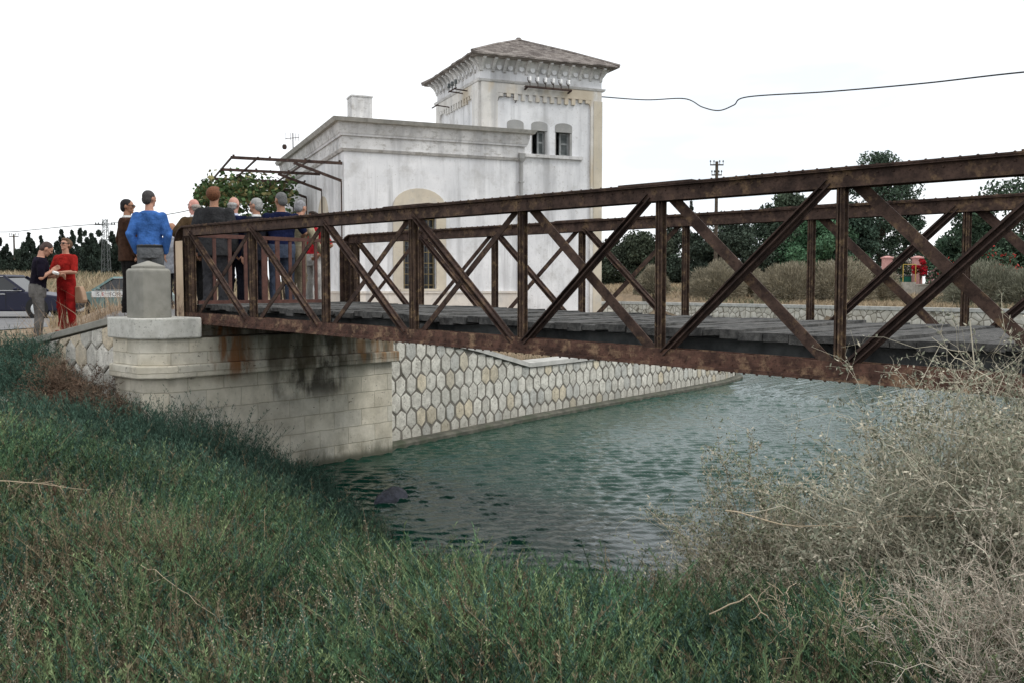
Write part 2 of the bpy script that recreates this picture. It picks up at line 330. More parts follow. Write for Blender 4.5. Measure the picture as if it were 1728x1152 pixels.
def water_mat():
    m = bpy.data.materials.new('canal_water'); m.use_nodes = True; nt = m.node_tree; b = nt.nodes['Principled BSDF']
    b.inputs['Base Color'].default_value = (.008, .042, .028, 1); b.inputs['Roughness'].default_value = .04; b.inputs['Specular IOR Level'].default_value = .36; b.inputs['IOR'].default_value = 1.333
    tc = N(nt, 'ShaderNodeTexCoord'); mp = N(nt, 'ShaderNodeMapping'); mp.inputs['Rotation'].default_value = (0, 0, -wd); mp.inputs['Scale'].default_value = (1, .38, 1)
    n1 = N(nt, 'ShaderNodeTexNoise'); n1.inputs['Scale'].default_value = 9; n1.inputs['Detail'].default_value = 5; bp = N(nt, 'ShaderNodeBump'); bp.inputs['Strength'].default_value = .8; bp.inputs['Distance'].default_value = .02
    nt.links.new(tc.outputs['Object'], mp.inputs[0]); nt.links.new(mp.outputs[0], n1.inputs[0]); nt.links.new(n1.outputs[0], bp.inputs['Height']); nt.links.new(bp.outputs[0], b.inputs['Normal']); return m
wo = mesh_np('water', np.stack([X, Y, H], -1).reshape(-1, 3), grid_faces(len(wx), len(wy)), m=water_mat())
wo.data.polygons.foreach_set('use_smooth', [True] * len(wo.data.polygons)); tag(wo, 'rippled dark green canal water', kind='structure')

# ================================================================ CANAL WALL of hexagonal stones
def path_pts(P):
    P = [Vector((a, b, 0)) for a, b in P]; L = [0]
    for i in range(1, len(P)): L.append(L[-1] + (P[i] - P[i - 1]).length)
    def at(s):
        for i in range(1, len(P)):
            if s <= L[i] or i == len(P) - 1:
                t = (s - L[i - 1]) / (L[i] - L[i - 1]); p = P[i - 1].lerp(P[i], t); d = (P[i] - P[i - 1]).normalized(); return p, d
    return at, L[-1]
hp = HEX[::-1] + FARC[::-1][:2]
at, LEN = path_pts(hp)
def top_z(x): return float(np.interp(x, [9.5, 12.2, 13.9, 60], [1.95, 1.45, 1.04, 1.04]))
cw = thing('canal_wall', 'canal wall of pale hexagonal stones with grey mortar joints, curving along the water', 'wall', (9.5, 11.7, 0))
O = (9.5, 11.7, 0)
st = MB(O); mo = MB(O); st.cur = (1, 1, 1)
NS = int(LEN / .1)
rings = []
for i in range(NS + 1):
    p, d = at(LEN * i / NS); n = Vector((d.y, -d.x, 0)); tz = top_z(p.x)   # n points to the water
    rings.append([p + Vector((0, 0, -.9)), p + Vector((0, 0, tz)), p - n * .42 + Vector((0, 0, tz)), p - n * .42 + Vector((0, 0, -.9))])
mo.loft(rings); mo.build('mortar_body', M['mortar'], cw)
HW, PITCH, HH = .262, .292, .36
rr2 = random.Random(3)
row = 0; zc = .12
while zc < 2.1:
    s = (HW / 2 if row % 2 else 0) + .0
    while s < LEN - .1:
        p, d = at(s); n = Vector((d.y, -d.x, 0)); tz = top_z(p.x) - .02
        jt = rr2.uniform(0, .006); a = HW / 2 - .0165 - jt; hh = HH / 2 - .004 - jt
        vs = [(-a, -hh * .5), (0, -hh), (a, -hh * .5), (a, hh * .5), (0, hh), (-a, hh * .5)]
        vs = [(u + rr2.uniform(-.015, .015), v + rr2.uniform(-.018, .018)) for u, v in vs]
        if zc - hh * .5 < tz:
            pts = [(u, min(max(zc + v, .06), tz - .005 * abs(u))) for u, v in vs]
            if max(q[1] for q in pts) - min(q[1] for q in pts) > .05:
                k = rr2.random(); g = rr2.uniform(.8, 1.02)
                c = (g, g * .985, g * .95) if k < .72 else ((g * .96, g * .87, g * .72) if k < .84 else (g * .82, g * .83, g * .83))
                r = rr2.uniform(.006, .013)
                back = [p + d * u + n * -.01 + Vector((0, 0, v)) for u, v in pts]
                cu = sum(u for u, v in pts) / 6; cz = sum(v for u, v in pts) / 6
                mid = [p + d * u + n * (r * .55) + Vector((0, 0, v)) for u, v in pts]
                fr = [p + d * (cu + (u - cu) * .86) + n * r + Vector((0, 0, cz + (v - cz) * .88)) for u, v in pts]
                fs = [(0 + i, (i + 1) % 6, (i + 1) % 6 + 6, i + 6) for i in range(6)] + [(6 + i, (i + 1) % 6 + 6, (i + 1) % 6 + 12, i + 12) for i in range(6)] + [tuple(range(12, 18))]
                st.add(back + mid + fr, fs, c)
        s += HW
    row += 1; zc += PITCH
so = st.build('hexagonal_stones', M['limestone'], cw)
cp = MB(O); rings = []
for i in range(NS + 1):
    p, d = at(LEN * i / NS); n = Vector((d.y, -d.x, 0)); tz = top_z(p.x)
    rings.append([p + n * .05 + Vector((0, 0, tz + .003)), p + n * .05 + Vector((0, 0, tz + .09)), p - n * .45 + Vector((0, 0, tz + .10)), p - n * .45 + Vector((0, 0, tz + .003))])
cp.loft(rings); cp.build('coping', M['coping'], cw)
ft = MB(O); rings = []
M['footing'] = mat('wet_footing', (.06, .06, .048), (.13, .125, .10), 5, .8, .3, 40, c3=(.06, .07, .045), c3s=3, c3lo=.48, c3hi=.62)
for i in range(NS + 1):
    p, d = at(LEN * i / NS); n = Vector((d.y, -d.x, 0))
    rings.append([p + n * .22 + Vector((0, 0, -.9)), p + n * .22 + Vector((0, 0, .055)), p + n * .17 + Vector((0, 0, .085)), p - n * .005 + Vector((0, 0, .09)), p - n * .005 + Vector((0, 0, -.9))])
ft.loft(rings); ft.build('footing', M['footing'], cw)

# far quay: random rubble with pale coping
def rubble_mat():
    m = mat('random_rubble', (.50, .47, .40), (.66, .63, .57), 3, .9, spec=.2); nt, b, o, c = tweak(m); L = nt.links.new
    v = N(nt, 'ShaderNodeTexVoronoi', feature='DISTANCE_TO_EDGE'); v.inputs['Scale'].default_value = 2.6; L(o, v.inputs[0])
    v2 = N(nt, 'ShaderNodeTexVoronoi'); v2.inputs['Scale'].default_value = 2.6; L(o, v2.inputs[0])
    q = N(nt, 'ShaderNodeMapRange'); q.inputs[1].default_value = .02; q.inputs[2].default_value = .07; q.inputs[3].default_value = 1; q.inputs[4].default_value = 0; L(v.outputs[0], q.inputs[0])
    hs = N(nt, 'ShaderNodeSeparateColor'); L(v2.outputs['Color'], hs.inputs[0]); overlay(m, mul(m, hs.outputs[0], .45), (.34, .31, .26)); overlay(m, q.outputs[0], (.17, .15, .12))
    bp = N(nt, 'ShaderNodeBump'); bp.inputs['Strength'].default_value = 1; bp.inputs['Distance'].default_value = .08; L(v.outputs[0], bp.inputs['Height']); L(bp.outputs[0], b.inputs['Normal']); return m
M['rubble'] = rubble_mat()
fq = thing('quay_wall', 'far quay wall of pale rubble stone with a flat light coping, seen under the trusses', 'wall', (45.1, 13.4, 0))
fp = FAR + FARC[:-1]; at2, L2 = path_pts(fp); O2 = (45.1, 13.4, 0); a1, a2 = MB(O2), MB(O2); r1, r2 = [], []
for i in range(241):
    p, d = at2(L2 * i / 240); n = Vector((-d.y, d.x, 0)); zt = 1.5
    r1.append([p + Vector((0, 0, -.9)), p + Vector((0, 0, zt)), p - n * .5 + Vector((0, 0, zt)), p - n * .5 + Vector((0, 0, -.9))])
    r2.append([p + n * .06 + Vector((0, 0, zt + .004)), p + n * .06 + Vector((0, 0, zt + .17)), p - n * .6 + Vector((0, 0, zt + .17)), p - n * .6 + Vector((0, 0, zt + .004))])
a1.loft(r1); a1.build('rubble_face', M['rubble'], fq); a2.loft(r2); a2.build('coping', M['coping'], fq)

# ================================================================ ABUTMENT
def abutment(name, label, loc, flip=1):
    """local frame: origin at the chamfered near corner on the water level, +x along the face, +y back"""
    t = thing(name, label, 'abutment', loc); t.scale = (1, flip, 1) if False else (1, 1, 1)
    f = flip
    def plan(o, x1=4.0, y1=1.6, ch=.26): return [(-o, y1 * f), (-o, (ch * .8 - o * .4) * f), (ch * .9 - o * .4, -o * f), (x1 + o, -o * f), (x1 + o, y1 * f)]
    def slab(nm, o, z0, z1, m, bev, y1=.97, x1=4.0):
        p = plan(o, x1, y1); b = MB(); b.prism(p if f < 0 else p[::1], 'z', z0, z1); ob = b.build(nm, m, t, bevel=bev); return ob
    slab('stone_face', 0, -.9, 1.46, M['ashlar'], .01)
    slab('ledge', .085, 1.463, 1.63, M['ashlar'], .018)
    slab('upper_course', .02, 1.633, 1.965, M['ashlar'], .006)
    return t
ab = abutment('stone_abutment', 'pale ashlar stone abutment under the left end of the bridge, dark stained and rust streaked', (5.55, 11.3, 0))
M['capstone'] = mat('speckled_capstone', (.50, .49, .44), (.62, .61, .56), 8, .9, .8, 90, c3=(.27, .26, .23), c3s=28, c3lo=.56, c3hi=.66, bdist=.01)
b = MB(); b.prism([(-.09, .98), (-.09, .20), (.18, -.07), (.70, -.07), (.70, .98)], 'z', 1.968, 2.235); b.build('capstone', M['capstone'], ab, bevel=.02)
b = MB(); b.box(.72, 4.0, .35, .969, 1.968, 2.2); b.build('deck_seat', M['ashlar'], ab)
b = MB(); b.box(-.1, 3.95, -.42, -.02, -.9, -.02); b.build('underwater_step', M['footing'], ab)
ab2 = abutment('stone_abutment', 'stone abutment hidden behind the dry shrubs under the right end of the bridge', (5.55, -.45, 0), -1)
b = MB(); b.prism([(-.09, -.98), (-.09, -.20), (.18, .07), (.62, .07), (.62, -.98)], 'z', 1.968, 2.2); b.build('capstone', M['capstone'], ab2, bevel=.02)

# concrete gate pillar standing on the capstone
gp = thing('concrete_pillar', 'squat grey concrete gate pillar with chamfered corners and a low pyramid top', 'pillar', (5.745, 11.66, 2.236))
def octo(h, c): return [(-h, -h + c), (-h + c, -h), (h - c, -h), (h, -h + c), (h, h - c), (h - c, h), (-h + c, h), (-h, h - c)]
b = MB(); b.prism(octo(.215, .035), 'z', 0, .60); b.loft([[(x, y, .60) for x, y in octo(.215, .035)], [(x, y, .635) for x, y in octo(.19, .03)]]); b.build('shaft', M['concrete'], gp, bevel=.008)
b = MB(); b.prism(octo(.165, .03), 'z', .637, .667); b.loft([[(x, y, .667) for x, y in octo(.165, .03)], [(x * .06, y * .06, .735) for x, y in octo(.165, .03)]]); b.build('pyramid_cap', M['concrete'], gp, bevel=.006)

# wing wall running down to the road
ww = thing('wing_wall', 'low sloping wing wall of hexagonal stones with grey coping, left of the concrete pillar', 'wall', (5.55, 12.3, 1))
O3 = (5.55, 12.3, 1); b = MB(O3); y0, y1 = 12.28, 15.6
def wz(y): return 2.14 + (1.66 - 2.14) * (y - y0) / (y1 - y0)
b.prism([(y0, .9), (y1, .9), (y1, wz(y1)), (y0, wz(y0))], 'x', 5.58, 5.93); b.build('mortar_body', M['mortar'], ww)
b = MB(O3); b.prism([(y0, wz(y0) + .004), (y1 + .1, wz(y1) + .004), (y1 + .1, wz(y1) + .10), (y0, wz(y0) + .10)], 'x', 5.52, 5.98); b.build('coping', M['concrete'], ww, bevel=.01)
b = MB(O3); b.cur = (1, 1, 1); row = 0; zc = 1.05
while zc < 2.45:
    yy = y0 + (.195 if row % 2 else .02)
    while yy < y1:
        tz = wz(yy) - .02; vs = [(-.17, -.1), (0, -.21), (.17, -.1), (.17, .1), (0, .21), (-.17, .1)]
        pts = [(min(max(yy + u * .95 + rr2.uniform(-.015, .015), y0 + .01), y1 - .01), zc + v * .95 + rr2.uniform(-.015, .015)) for u, v in vs]; pts = [(u, min(v, wz(u) - .012)) for u, v in pts]
        if max(q[1] for q in pts) - min(q[1] for q in pts) > .06:
            g = rr2.uniform(.85, 1.05); c = (g, g * .98, g * .95) if rr2.random() < .7 else (g, g * .88, g * .72); cu = sum(q[0] for q in pts) / 6; cz = sum(q[1] for q in pts) / 6
            b.add([(5.59, u, v) for u, v in pts] + [(5.56, u, v) for u, v in pts] + [(5.545, cu + (u - cu) * .85, cz + (v - cz) * .85) for u, v in pts],
                  [(i, (i + 1) % 6, (i + 1) % 6 + 6, i + 6) for i in range(6)] + [(6 + i, (i + 1) % 6 + 6, (i + 1) % 6 + 12, i + 12) for i in range(6)] + [tuple(range(12, 18))], c)
        yy += .35
    row += 1; zc += .31
b.build('hexagonal_stones', M['limestone'], ww)

# ================================================================ THE IRON BRIDGE
BO = (7.78, 5.7, 1.9)
br = thing('footbridge', 'rusty riveted iron truss footbridge spanning the canal from left to right', 'bridge', BO)
NY = [11.697 - 1.5 * n for n in range(9)]
TZ = 3.455
def cbz(y): return 1.93 + .0193 * y         # underside of bottom chord
def dkz(y): return 2.245 + .0125 * y        # deck surface
def rivets(b, x, ys, z, nx, nz, r=.011, h=.008):
    """small rounded studs; normal is (nx,0,nz)"""
    for y in ys:
        c = Vector((x, y, z)); n = Vector((nx, 0, nz)); u = Vector((0, 1, 0)); v = n.cross(u)
        p = []
        for k in range(5): a = k * 2 * math.pi / 5; p.append(c + (u * math.cos(a) + v * math.sin(a)) * r - n * .002)
        for k in range(5): a = k * 2 * math.pi / 5; p.append(c + (u * math.cos(a) + v * math.sin(a)) * r * .6 + n * h)
        b.add(p, [(k, (k + 1) % 5, (k + 1) % 5 + 5, k + 5) for k in range(5)] + [(5, 6, 7, 8, 9)])
def truss(W, face):
    """face: -1 outer side looks toward -x (towards the camera)"""
    yl, yr = 12.0, NY[8] - .35; s = face
    # top chord: top plate with two web plates and angle legs
    b = MB(BO); b.box(W - .115, W + .115, yr + .3, yl - .22, TZ - .012, TZ)
    b.box(W - .075, W - .060, yr, yl - .2, TZ - .135, TZ - .0125); b.box(W + .060, W + .075, yr, yl - .2, TZ - .135, TZ - .0125)
    for q in (-1, 1):
        b.box(W + q * .0755 if q > 0 else W - .109, W + .109 if q > 0 else W - .0755, yr + .3, yl - .22, TZ - .024, TZ - .0125)
    ys = np.arange(yr + .35, yl - .3, .105)
    for q in (-1, 1): rivets(b, W + q * .092, ys, TZ, 0, 1, .012, .008)
    rivets(b, W + s * .0755, ys, TZ - .05, s, 0)
    for n in range(1, 8):                    # splice plates breaking the outline a little
        if n % 2: b.box(W - .112, W + .112, NY[n] - .35, NY[n] + .35, TZ + .0005, TZ + .010)
    b.build('top_chord', M['rust'], br)
    # bottom chord
    b = MB(BO); ya, yb = 12.0, yr
    for x0, x1 in ((W - .075, W - .062), (W + .062, W + .075)):
        b.add([(x0, ya, cbz(ya) + .010), (x1, ya, cbz(ya) + .010), (x1, yb, cbz(yb) + .010), (x0, yb, cbz(yb) + .010), (x0, ya, cbz(ya) + .132), (x1, ya, cbz(ya) + .132), (x1, yb, cbz(yb) + .132), (x0, yb, cbz(yb) + .132)],
              [(0, 1, 2, 3), (7, 6, 5, 4), (0, 4, 5, 1), (1, 5, 6, 2), (2, 6, 7, 3), (3, 7, 4, 0)])
    for z0, z1, x0, x1 in ((-.002, .009, W - .12, W + .12), (.0095, .024, W - .113, W - .076), (.0095, .024, W + .076, W + .113), (.0245, .075, W - .088, W - .0755)):
        b.add([(x0, ya, cbz(ya) + z0), (x1, ya, cbz(ya) + z0), (x1, yb, cbz(yb) + z0), (x0, yb, cbz(yb) + z0), (x0, ya, cbz(ya) + z1), (x1, ya, cbz(ya) + z1), (x1, yb, cbz(yb) + z1), (x0, yb, cbz(yb) + z1)],
              [(0, 1, 2, 3), (7, 6, 5, 4), (0, 4, 5, 1), (1, 5, 6, 2), (2, 6, 7, 3), (3, 7, 4, 0)])
    for y in np.arange(yb + .05, ya, .105):
        rivets(b, W - .096, [y], cbz(y) - .002, 0, -1, .013, .012); rivets(b, W + s * .088, [y], cbz(y) + .05, s, 0)
    b.build('bottom_chord', M['rust_red'], br)
    # posts: pairs of angles, an open T seen from the side
    for n in range(9):
        y = NY[n]; zb, zt = cbz(y) + .012, TZ - .03; b = MB(BO); k = .030
        b.box(W - .036, W - .028, y - k, y + k, zb, zt); b.box(W + .028, W + .036, y - k, y + k, zb, zt)
        b.box(W - .028, W + .028, y - .005, y + .005, zb, zt)
        for q in (-1, 1): b.box(W - .058, W - .0362, y + q * .010 - .004, y + q * .010 + .004, zb + .02, zt - .02)
        for z in np.arange(zb + .08, zt - .05, .12): rivets(b, W + s * .0362, [y - .022, y + .022], z, s, 0, .007, .005)
        b.build('post', M['rust_post'], br)
    # diagonals
    for n in range(8):
        yA, yB = NY[n], NY[n + 1]; lo_a, lo_b = cbz(yA) + .09, cbz(yB) + .09; hi = TZ - .09
        heavy_left = n < 4
        def heavy(p, q, xo):
            b = MB(BO); b.beam(p, q, .085, .012, up=(1, 0, 0)) ; p2, q2 = Vector(p) + Vector((xo, 0, 0)), Vector(q) + Vector((xo, 0, 0)); d = (Vector(q) - Vector(p)).normalized(); sd = d.cross(Vector((1, 0, 0)))
            for e in (-1, 1): b.beam(Vector(p) + sd * e * .020 + Vector((xo * .9, 0, 0)), Vector(q) + sd * e * .020 + Vector((xo * .9, 0, 0)), .009, .045, up=(1, 0, 0))
            return b
        i0, i1 = .07, .07
        tl, bl, tr, brr = (yA - i0, hi), (yA - i0, lo_a), (yB + i1, hi), (yB + i1, lo_b)
        hv = (tl, brr) if heavy_left else (tr, bl); lt = (bl, tr) if heavy_left else (brr, tl)
        xo = s * .044
        b = heavy((W + xo, hv[0][0], hv[0][1]), (W + xo, hv[1][0], hv[1][1]), s * .03); b.build('diagonal_brace', M['rust_dark'] if not heavy_left else M['rust'], br)
        b = MB(BO); ww_ = .055 if heavy_left else .085; b.beam((W - s * .03, lt[0][0], lt[0][1]), (W - s * .03, lt[1][0], lt[1][1]), ww_, .012, up=(1, 0, 0))
        b.build('tie_bar', M['rust'], br)
    # gusset plates belong to the end frames: rounded end plate with painted web
    y0, y1 = NY[0] + .05, 12.0; zb = cbz(y1) + .012; rad = .26; prof = [(y0, zb), (y1 - .015, zb)]
    arc = [(y1 - .015 - rad + rad * math.cos(a), TZ - .012 - rad + rad * math.sin(a)) for a in np.linspace(0, math.pi / 2, 8)]
    prof += arc + [(y0, TZ - .012)]
    b = MB(BO); b.prism(prof, 'x', W - .008, W + .008); b.build('end_plate', M['rust_dark'], br)
    b = MB(BO); zz = TZ - .20; b.prism([(y0 + .02, zb + .01), (y1 - .045, zb + .01), (y1 - .045, zz), (y0 + .02, zz)], 'x', W - .106, W - .100); 
    if W < 7: b.build('painted_panel', M['cream'], br)
    # flange following the rounded edge
    pts = [(y1, zb)] + [(a + .0, c) for a, c in [(y1 - .015 - rad + (rad + .015) * math.cos(a), TZ - .012 - rad + (rad + .012) * math.sin(a)) for a in np.linspace(0, math.pi / 2, 10)]]
    b = MB(BO); rg = []
    for i, (yy, zz) in enumerate(pts):
        if i == 0: n_ = Vector((0, 1, 0))
        else: n_ = Vector((0, yy - (y1 - .015 - rad), zz - (TZ - .012 - rad))).normalized()
        p = Vector((0, yy, zz)); rg.append([p + Vector((W - .11, 0, 0)) - n_ * .014, p + Vector((W + .11, 0, 0)) - n_ * .014, p + Vector((W + .11, 0, 0)), p + Vector((W - .11, 0, 0))])
    b.loft(rg); b.build('end_flange', M['rust'], br)
    b = MB(BO); b.box(W - .07, W + .07, y1 - .09, y1 - .075, zb, TZ - .25); b.box(W - .07, W + .07, y0 + .02, y0 + .032, zb, TZ - .16)
    b.build('end_stiffener', M['rust_post'], br)
WF, WB = 6.386, 9.181
truss(WF, -1); truss(WB, -1)
# deck boards with broken, dirt covered edges
b = MB(BO); y = 12.0; rr3 = random.Random(9)
while y > -.9:
    wd_ = rr3.uniform(.15, .21); z = dkz(y) + rr3.uniform(-.012, .012); x0 = WF + .12 + rr3.uniform(-.015, .015); x1 = WB - .11 + rr3.uniform(-.03, .0)
    th = rr3.uniform(.045, .075); t1, t2 = rr3.uniform(-.008, .008), rr3.uniform(-.008, .008)
    n = 7; top = []; 
    for e in (0, 1):
        yy_ = y - e * (wd_ - .006)
        for i in range(n + 1):
            x = x0 + (x1 - x0) * i / n; top.append((x, yy_, z + t1 + (t2 - t1) * i / n + rr3.uniform(-.005, .005)))
    vs = top + [(p[0], p[1], p[2] - th) for p in top]; m_ = 2 * (n + 1); fs = []
    for i in range(n):
        fs += [(i, n + 1 + i, n + 2 + i, i + 1), (m_ + i, m_ + i + 1, m_ + n + 2 + i, m_ + n + 1 + i), (i, i + 1, m_ + i + 1, m_ + i), (n + 1 + i, m_ + n + 1 + i, m_ + n + 2 + i, n + 2 + i)]
    fs += [(0, m_, m_ + n + 1, n + 1), (n, 2 * n + 1, m_ + 2 * n + 1, m_ + n)]; b.add(vs, fs); y -= wd_
b.build('deck_boards', M['deck'], br)
for W_ in (WF + .34, WB - .34):
    b = MB(BO)
    for x0, x1, d0, d1 in ((-.005, .005, .045, .23), (-.05, .05, .23, .242), (-.05, .05, .078, .09)):
        ya, yb = 11.9, -.75
        vs = [(W_ + xx, yy_, dkz(yy_) - dd) for yy_ in (ya, yb) for xx, dd in ((x0, d1), (x1, d1), (x1, d0), (x0, d0))]
        b.add(vs, [(0, 1, 2, 3), (7, 6, 5, 4), (0, 4, 5, 1), (1, 5, 6, 2), (2, 6, 7, 3), (3, 7, 4, 0)])
    b.build('stringer', M['steel_grey'], br)
for n in range(9):
    y = NY[n]; b = MB(BO); z0 = cbz(y) + .03; z1 = dkz(y) - .085
    b.box(WF + .078, WB - .078, y - .005, y + .005, z0, z1); b.box(WF + .078, WB - .078, y - .05, y + .05, z0 - .01, z0 - .0005); b.build('cross_beam', M['steel_grey'], br)
for n in range(8):
    b = MB(BO); y = (NY[n] + NY[n + 1]) / 2
    b.beam((WF + .1, NY[n], cbz(y) + .04), (WB - .1, NY[n + 1], cbz(y) + .04), .06, .008); b.build('wind_brace', M['rust_dark'], br)

# barrier closing the far end of the deck
ba = thing('barrier', 'red brown steel barrier with upright bars closing the left end of the bridge', 'railing', (6.5, 11.78, 2.39))
y = 11.78; zt = 3.34; zb = 2.42; BA = (6.5, 11.78, 2.39)
b = MB(BA); b.beam((6.50, y, zt), (8.66, y, zt), .035, .055); b.build('top_rail', M['rail_red'], ba)
b = MB(BA); b.beam((6.50, y, zb), (8.66, y, zb), .04, .05); b.build('bottom_rail', M['rail_red'], ba)
for x, w_ in [(6.76, .05), (7.0, .05), (7.25, .05), (7.42, .035), (7.56, .09), (7.78, .07), (8.0, .05), (8.24, .05), (8.46, .05), (8.65, .05)]:
    b = MB(BA); b.box(x - w_ / 2, x + w_ / 2, y - .010, y + .010, zb + .026, zt - .028); b.build('bar', M['rail_red'], ba)
b = MB(BA); b.beam((8.668, y, 3.33), (9.08, y, 3.33), .03, .03); b.build('latch_bar', M['rust_dark'], ba)

# ================================================================ STATION BUILDING (local frame: x along facade, y away, z up)
BX = (15.25, 19.94, 0); BA_ = R(-24.7)
bd = thing('pump_station', 'white plastered flat roofed building with a square hip roofed tower and arched windows', 'building', BX, BA_)
PL, PD = M['plaster'], M['plaster_dirty']
def wall_y(b, x0, x1, z0, z1, y0, y1, holes):
    """slab between y0,y1 facing y with rectangular holes (xa,xb,za,zb)"""
    xc = sorted({x0, x1} | {h[0] for h in holes} | {h[1] for h in holes}); 
    for i in range(len(xc) - 1):
        a, c = xc[i], xc[i + 1]; hs = sorted([h for h in holes if h[0] <= a + 1e-6 and h[1] >= c - 1e-6], key=lambda h: h[2]); z = z0
        for h in hs: 
            if h[2] > z: b.box(a, c, y0, y1, z, h[2])
            z = h[3]
        if z < z1: b.box(a, c, y0, y1, z, z1)
def wall_x(b, y0, y1, z0, z1, x0, x1, holes):
    yc = sorted({y0, y1} | {h[0] for h in holes} | {h[1] for h in holes})
    for i in range(len(yc) - 1):
        a, c = yc[i], yc[i + 1]; hs = sorted([h for h in holes if h[0] <= a + 1e-6 and h[1] >= c - 1e-6], key=lambda h: h[2]); z = z0
        for h in hs:
            if h[2] > z: b.box(x0, x1, a, c, z, h[2])
            z = h[3]
        if z < z1: b.box(x0, x1, a, c, z, z1)
b = MB(); wall_y(b, 0, 5.15, 1.2, 6.9, 0, .4, [(1.6, 2.55, 2.53, 4.9)]); wall_x(b, .4, 9.2, 1.2, 6.9, 0, .4, [(2.25, 3.15, 2.53, 4.6), (6.2, 7.1, 2.53, 4.6)]); b.box(4.75, 5.15, .4, 4.4, 1.2, 6.9); b.box(0, 8, 9.2, 9.6, 1.2, 6.9); b.box(7.6, 8.0, 4.46, 9.2, 1.2, 6.9)
b.build('main_walls', PL, bd)
b = MB(); b.box(.1, 5.05, .1, 9.5, 6.905, 6.99); b.box(5.05, 7.9, 4.5, 9.5, 6.905, 6.99); b.build('flat_roof', M['coping'], bd)
def band(nm, z0, z1, o0, o1, m, x1=5.15, back=9.6):
    """moulding round the front and left side, profile sloping outwards from o0 (bottom) to o1 (top)"""
    b = MB(); 
    def ring(x, z, o): return [(x - 0, 0, 0)]
    pr = [(0 - .02, z0), (-o0, z0), (-o1, z1), (.02, z1)]
    # front run, mitred at the left corner, returned at the right
    pts = []
    for t, z in pr: pts.append([(t, back, z), (t, t, z), (x1 - t, t, z), (x1 - t, 4.1 if x1 < 6 else back, z)])
    rings = [[pts[k][j] for k in range(4)] for j in range(4)]; b.loft(rings); return b.build(nm, m, bd)
for args in [('string_moulding', 6.22, 6.29, .04, .09, PD), ('frieze', 6.2905, 6.62, .045, .045, PD), ('cornice_fillet', 6.6205, 6.68, .09, .11, PL), ('cornice_cyma', 6.6805, 6.96, .12, .18, PD), ('cornice_slab', 6.9605, 7.06, .27, .33, M['coping'])]: band(*args)
b = MB(); 
for z0, z1, o in ((1.2, 2.46, .05), (2.4605, 2.52, .08)):
    b.prism([(-o, 9.6), (-o, -o), (5.15 + o, -o), (5.15 + o, .5), (.1, .5), (.1, 9.6)], 'z', z0, z1)
b.build('plinth', M['peach'], bd)
# arched window: surround, glazing, grille
def arched(xc, hw, sp, rise, n=14, zb=None): 
    p = [(xc + hw * math.cos(a), sp + rise * math.sin(a)) for a in np.linspace(0, math.pi, n)]
    return p
def arch_window(axis_, c, w_half, z0, zspring, rise, parent, zin, face, sgn=-1):
    o = MB(); outer = arched(c, w_half + .28, zspring, rise + .1); 
    poly_in = [(c + w_half, z0), (c + w_half, zin), (c - w_half, zin), (c - w_half, z0)]
    # tympanum and jamb strips, proud of the wall
    tym = [(c + w_half + .28, zin)] + outer + [(c - w_half - .28, zin)]
    a0, a1 = (face - .03, face + .02)
    o.prism(tym, axis_, a0, a1)
    for sx in (-1, 1): o.prism([(c + sx * w_half, z0), (c + sx * (w_half + .28), z0), (c + sx * (w_half + .28), zin - .001), (c + sx * w_half, zin - .001)], axis_, a0, a1)
    w0 = o.build('window_surround', M['tan'], parent)
    return w0
ws = arch_window('y', 2.075, .475, 2.53, 4.8, .42, bd, 4.62, 0)
b = MB(); b.box(1.5, 2.65, -.09, .1, 2.46 + .062, 2.585); b.build('window_sill', M['tan'], bd)
wn = MB(); wn.box(1.6, 2.55, .22, .24, 2.53, 4.9); wo_ = wn.build('window_pane', M['glass'], bd)
M['frame'] = mat('faded_window_frame', (.20, .21, .21), (.30, .31, .31), 6, .7)
M['frame_dark'] = mat('dark_window_frame', (.07, .08, .08), (.12, .13, .13), 6, .7)
b = MB()
for x in (1.6, 2.055, 2.51): b.box(x, x + .045, .16, .21, 2.53, 4.9)
for z in (2.53, 3.15, 3.75, 4.25, 4.84): b.box(1.6, 2.55, .165, .205, z, z + .045)
b.build('window_frame', M['frame_dark'], bd)
M['grille'] = mat('ochre_grille', (.20, .15, .07), (.26, .2, .1), 10, .7)
b = MB()
for k in range(7): x = 1.66 + k * .138; b.box(x - .008, x + .008, .09, .106, 2.56, 4.6)
for k in range(7): z = 2.68 + k * .30; b.box(1.6, 2.55, .107, .120, z, z + .018)
b.build('window_grille', M['grille'], bd)
for yc in (2.7, 6.65):
    arch_window('x', yc, .45, 2.53, 4.55, .62, bd, 4.6, 0)
    b = MB(); b.box(.2, .22, yc - .45, yc + .45, 2.53, 4.6); b.build('window_pane', M['glass'], bd)
# chimney and aerial
b = MB(); b.box(.53, 1.12, 1.3, 1.85, 6.99, 7.93); b.box(.51, 1.14, 1.28, 1.87, 7.9305, 7.98); b.build('chimney', M['plaster_dirty'], bd, bevel=.01)
b = MB(); b.beam((-.1, 7.1, 7.06), (-.1, 7.1, 7.75), .03, .03); b.beam((-.35, 7.1, 7.55), (.1, 7.1, 7.62), .02, .02)
for x in (-.33, -.18, -.02, .08): b.beam((x, 7.1, 7.5), (x, 7.1, 7.75), .012, .012)
b.ell((-.38, 7.1, 7.28), .08, .05, .1, 8, 5); b.build('roof_insulator', M['rust_dark'], bd)
# downspout
b = MB(); b.tube([(5.08, -.07, 2.4), (5.08, -.07, 6.25)], .055, 10); b.loft([[(5.08 + sx * r, -.07 + sy * r * .8 - .02, z) for sx, sy in ((-1, -1), (1, -1), (1, 1), (-1, 1))] for z, r in ((6.18, .05), (6.28, .085), (6.42, .09))])
for z in (3.2, 4.4, 5.6): b.box(5.01, 5.15, -.13, -.001, z, z + .03)
b.build('downspout', M['grey_plaster'], bd, smooth=False)
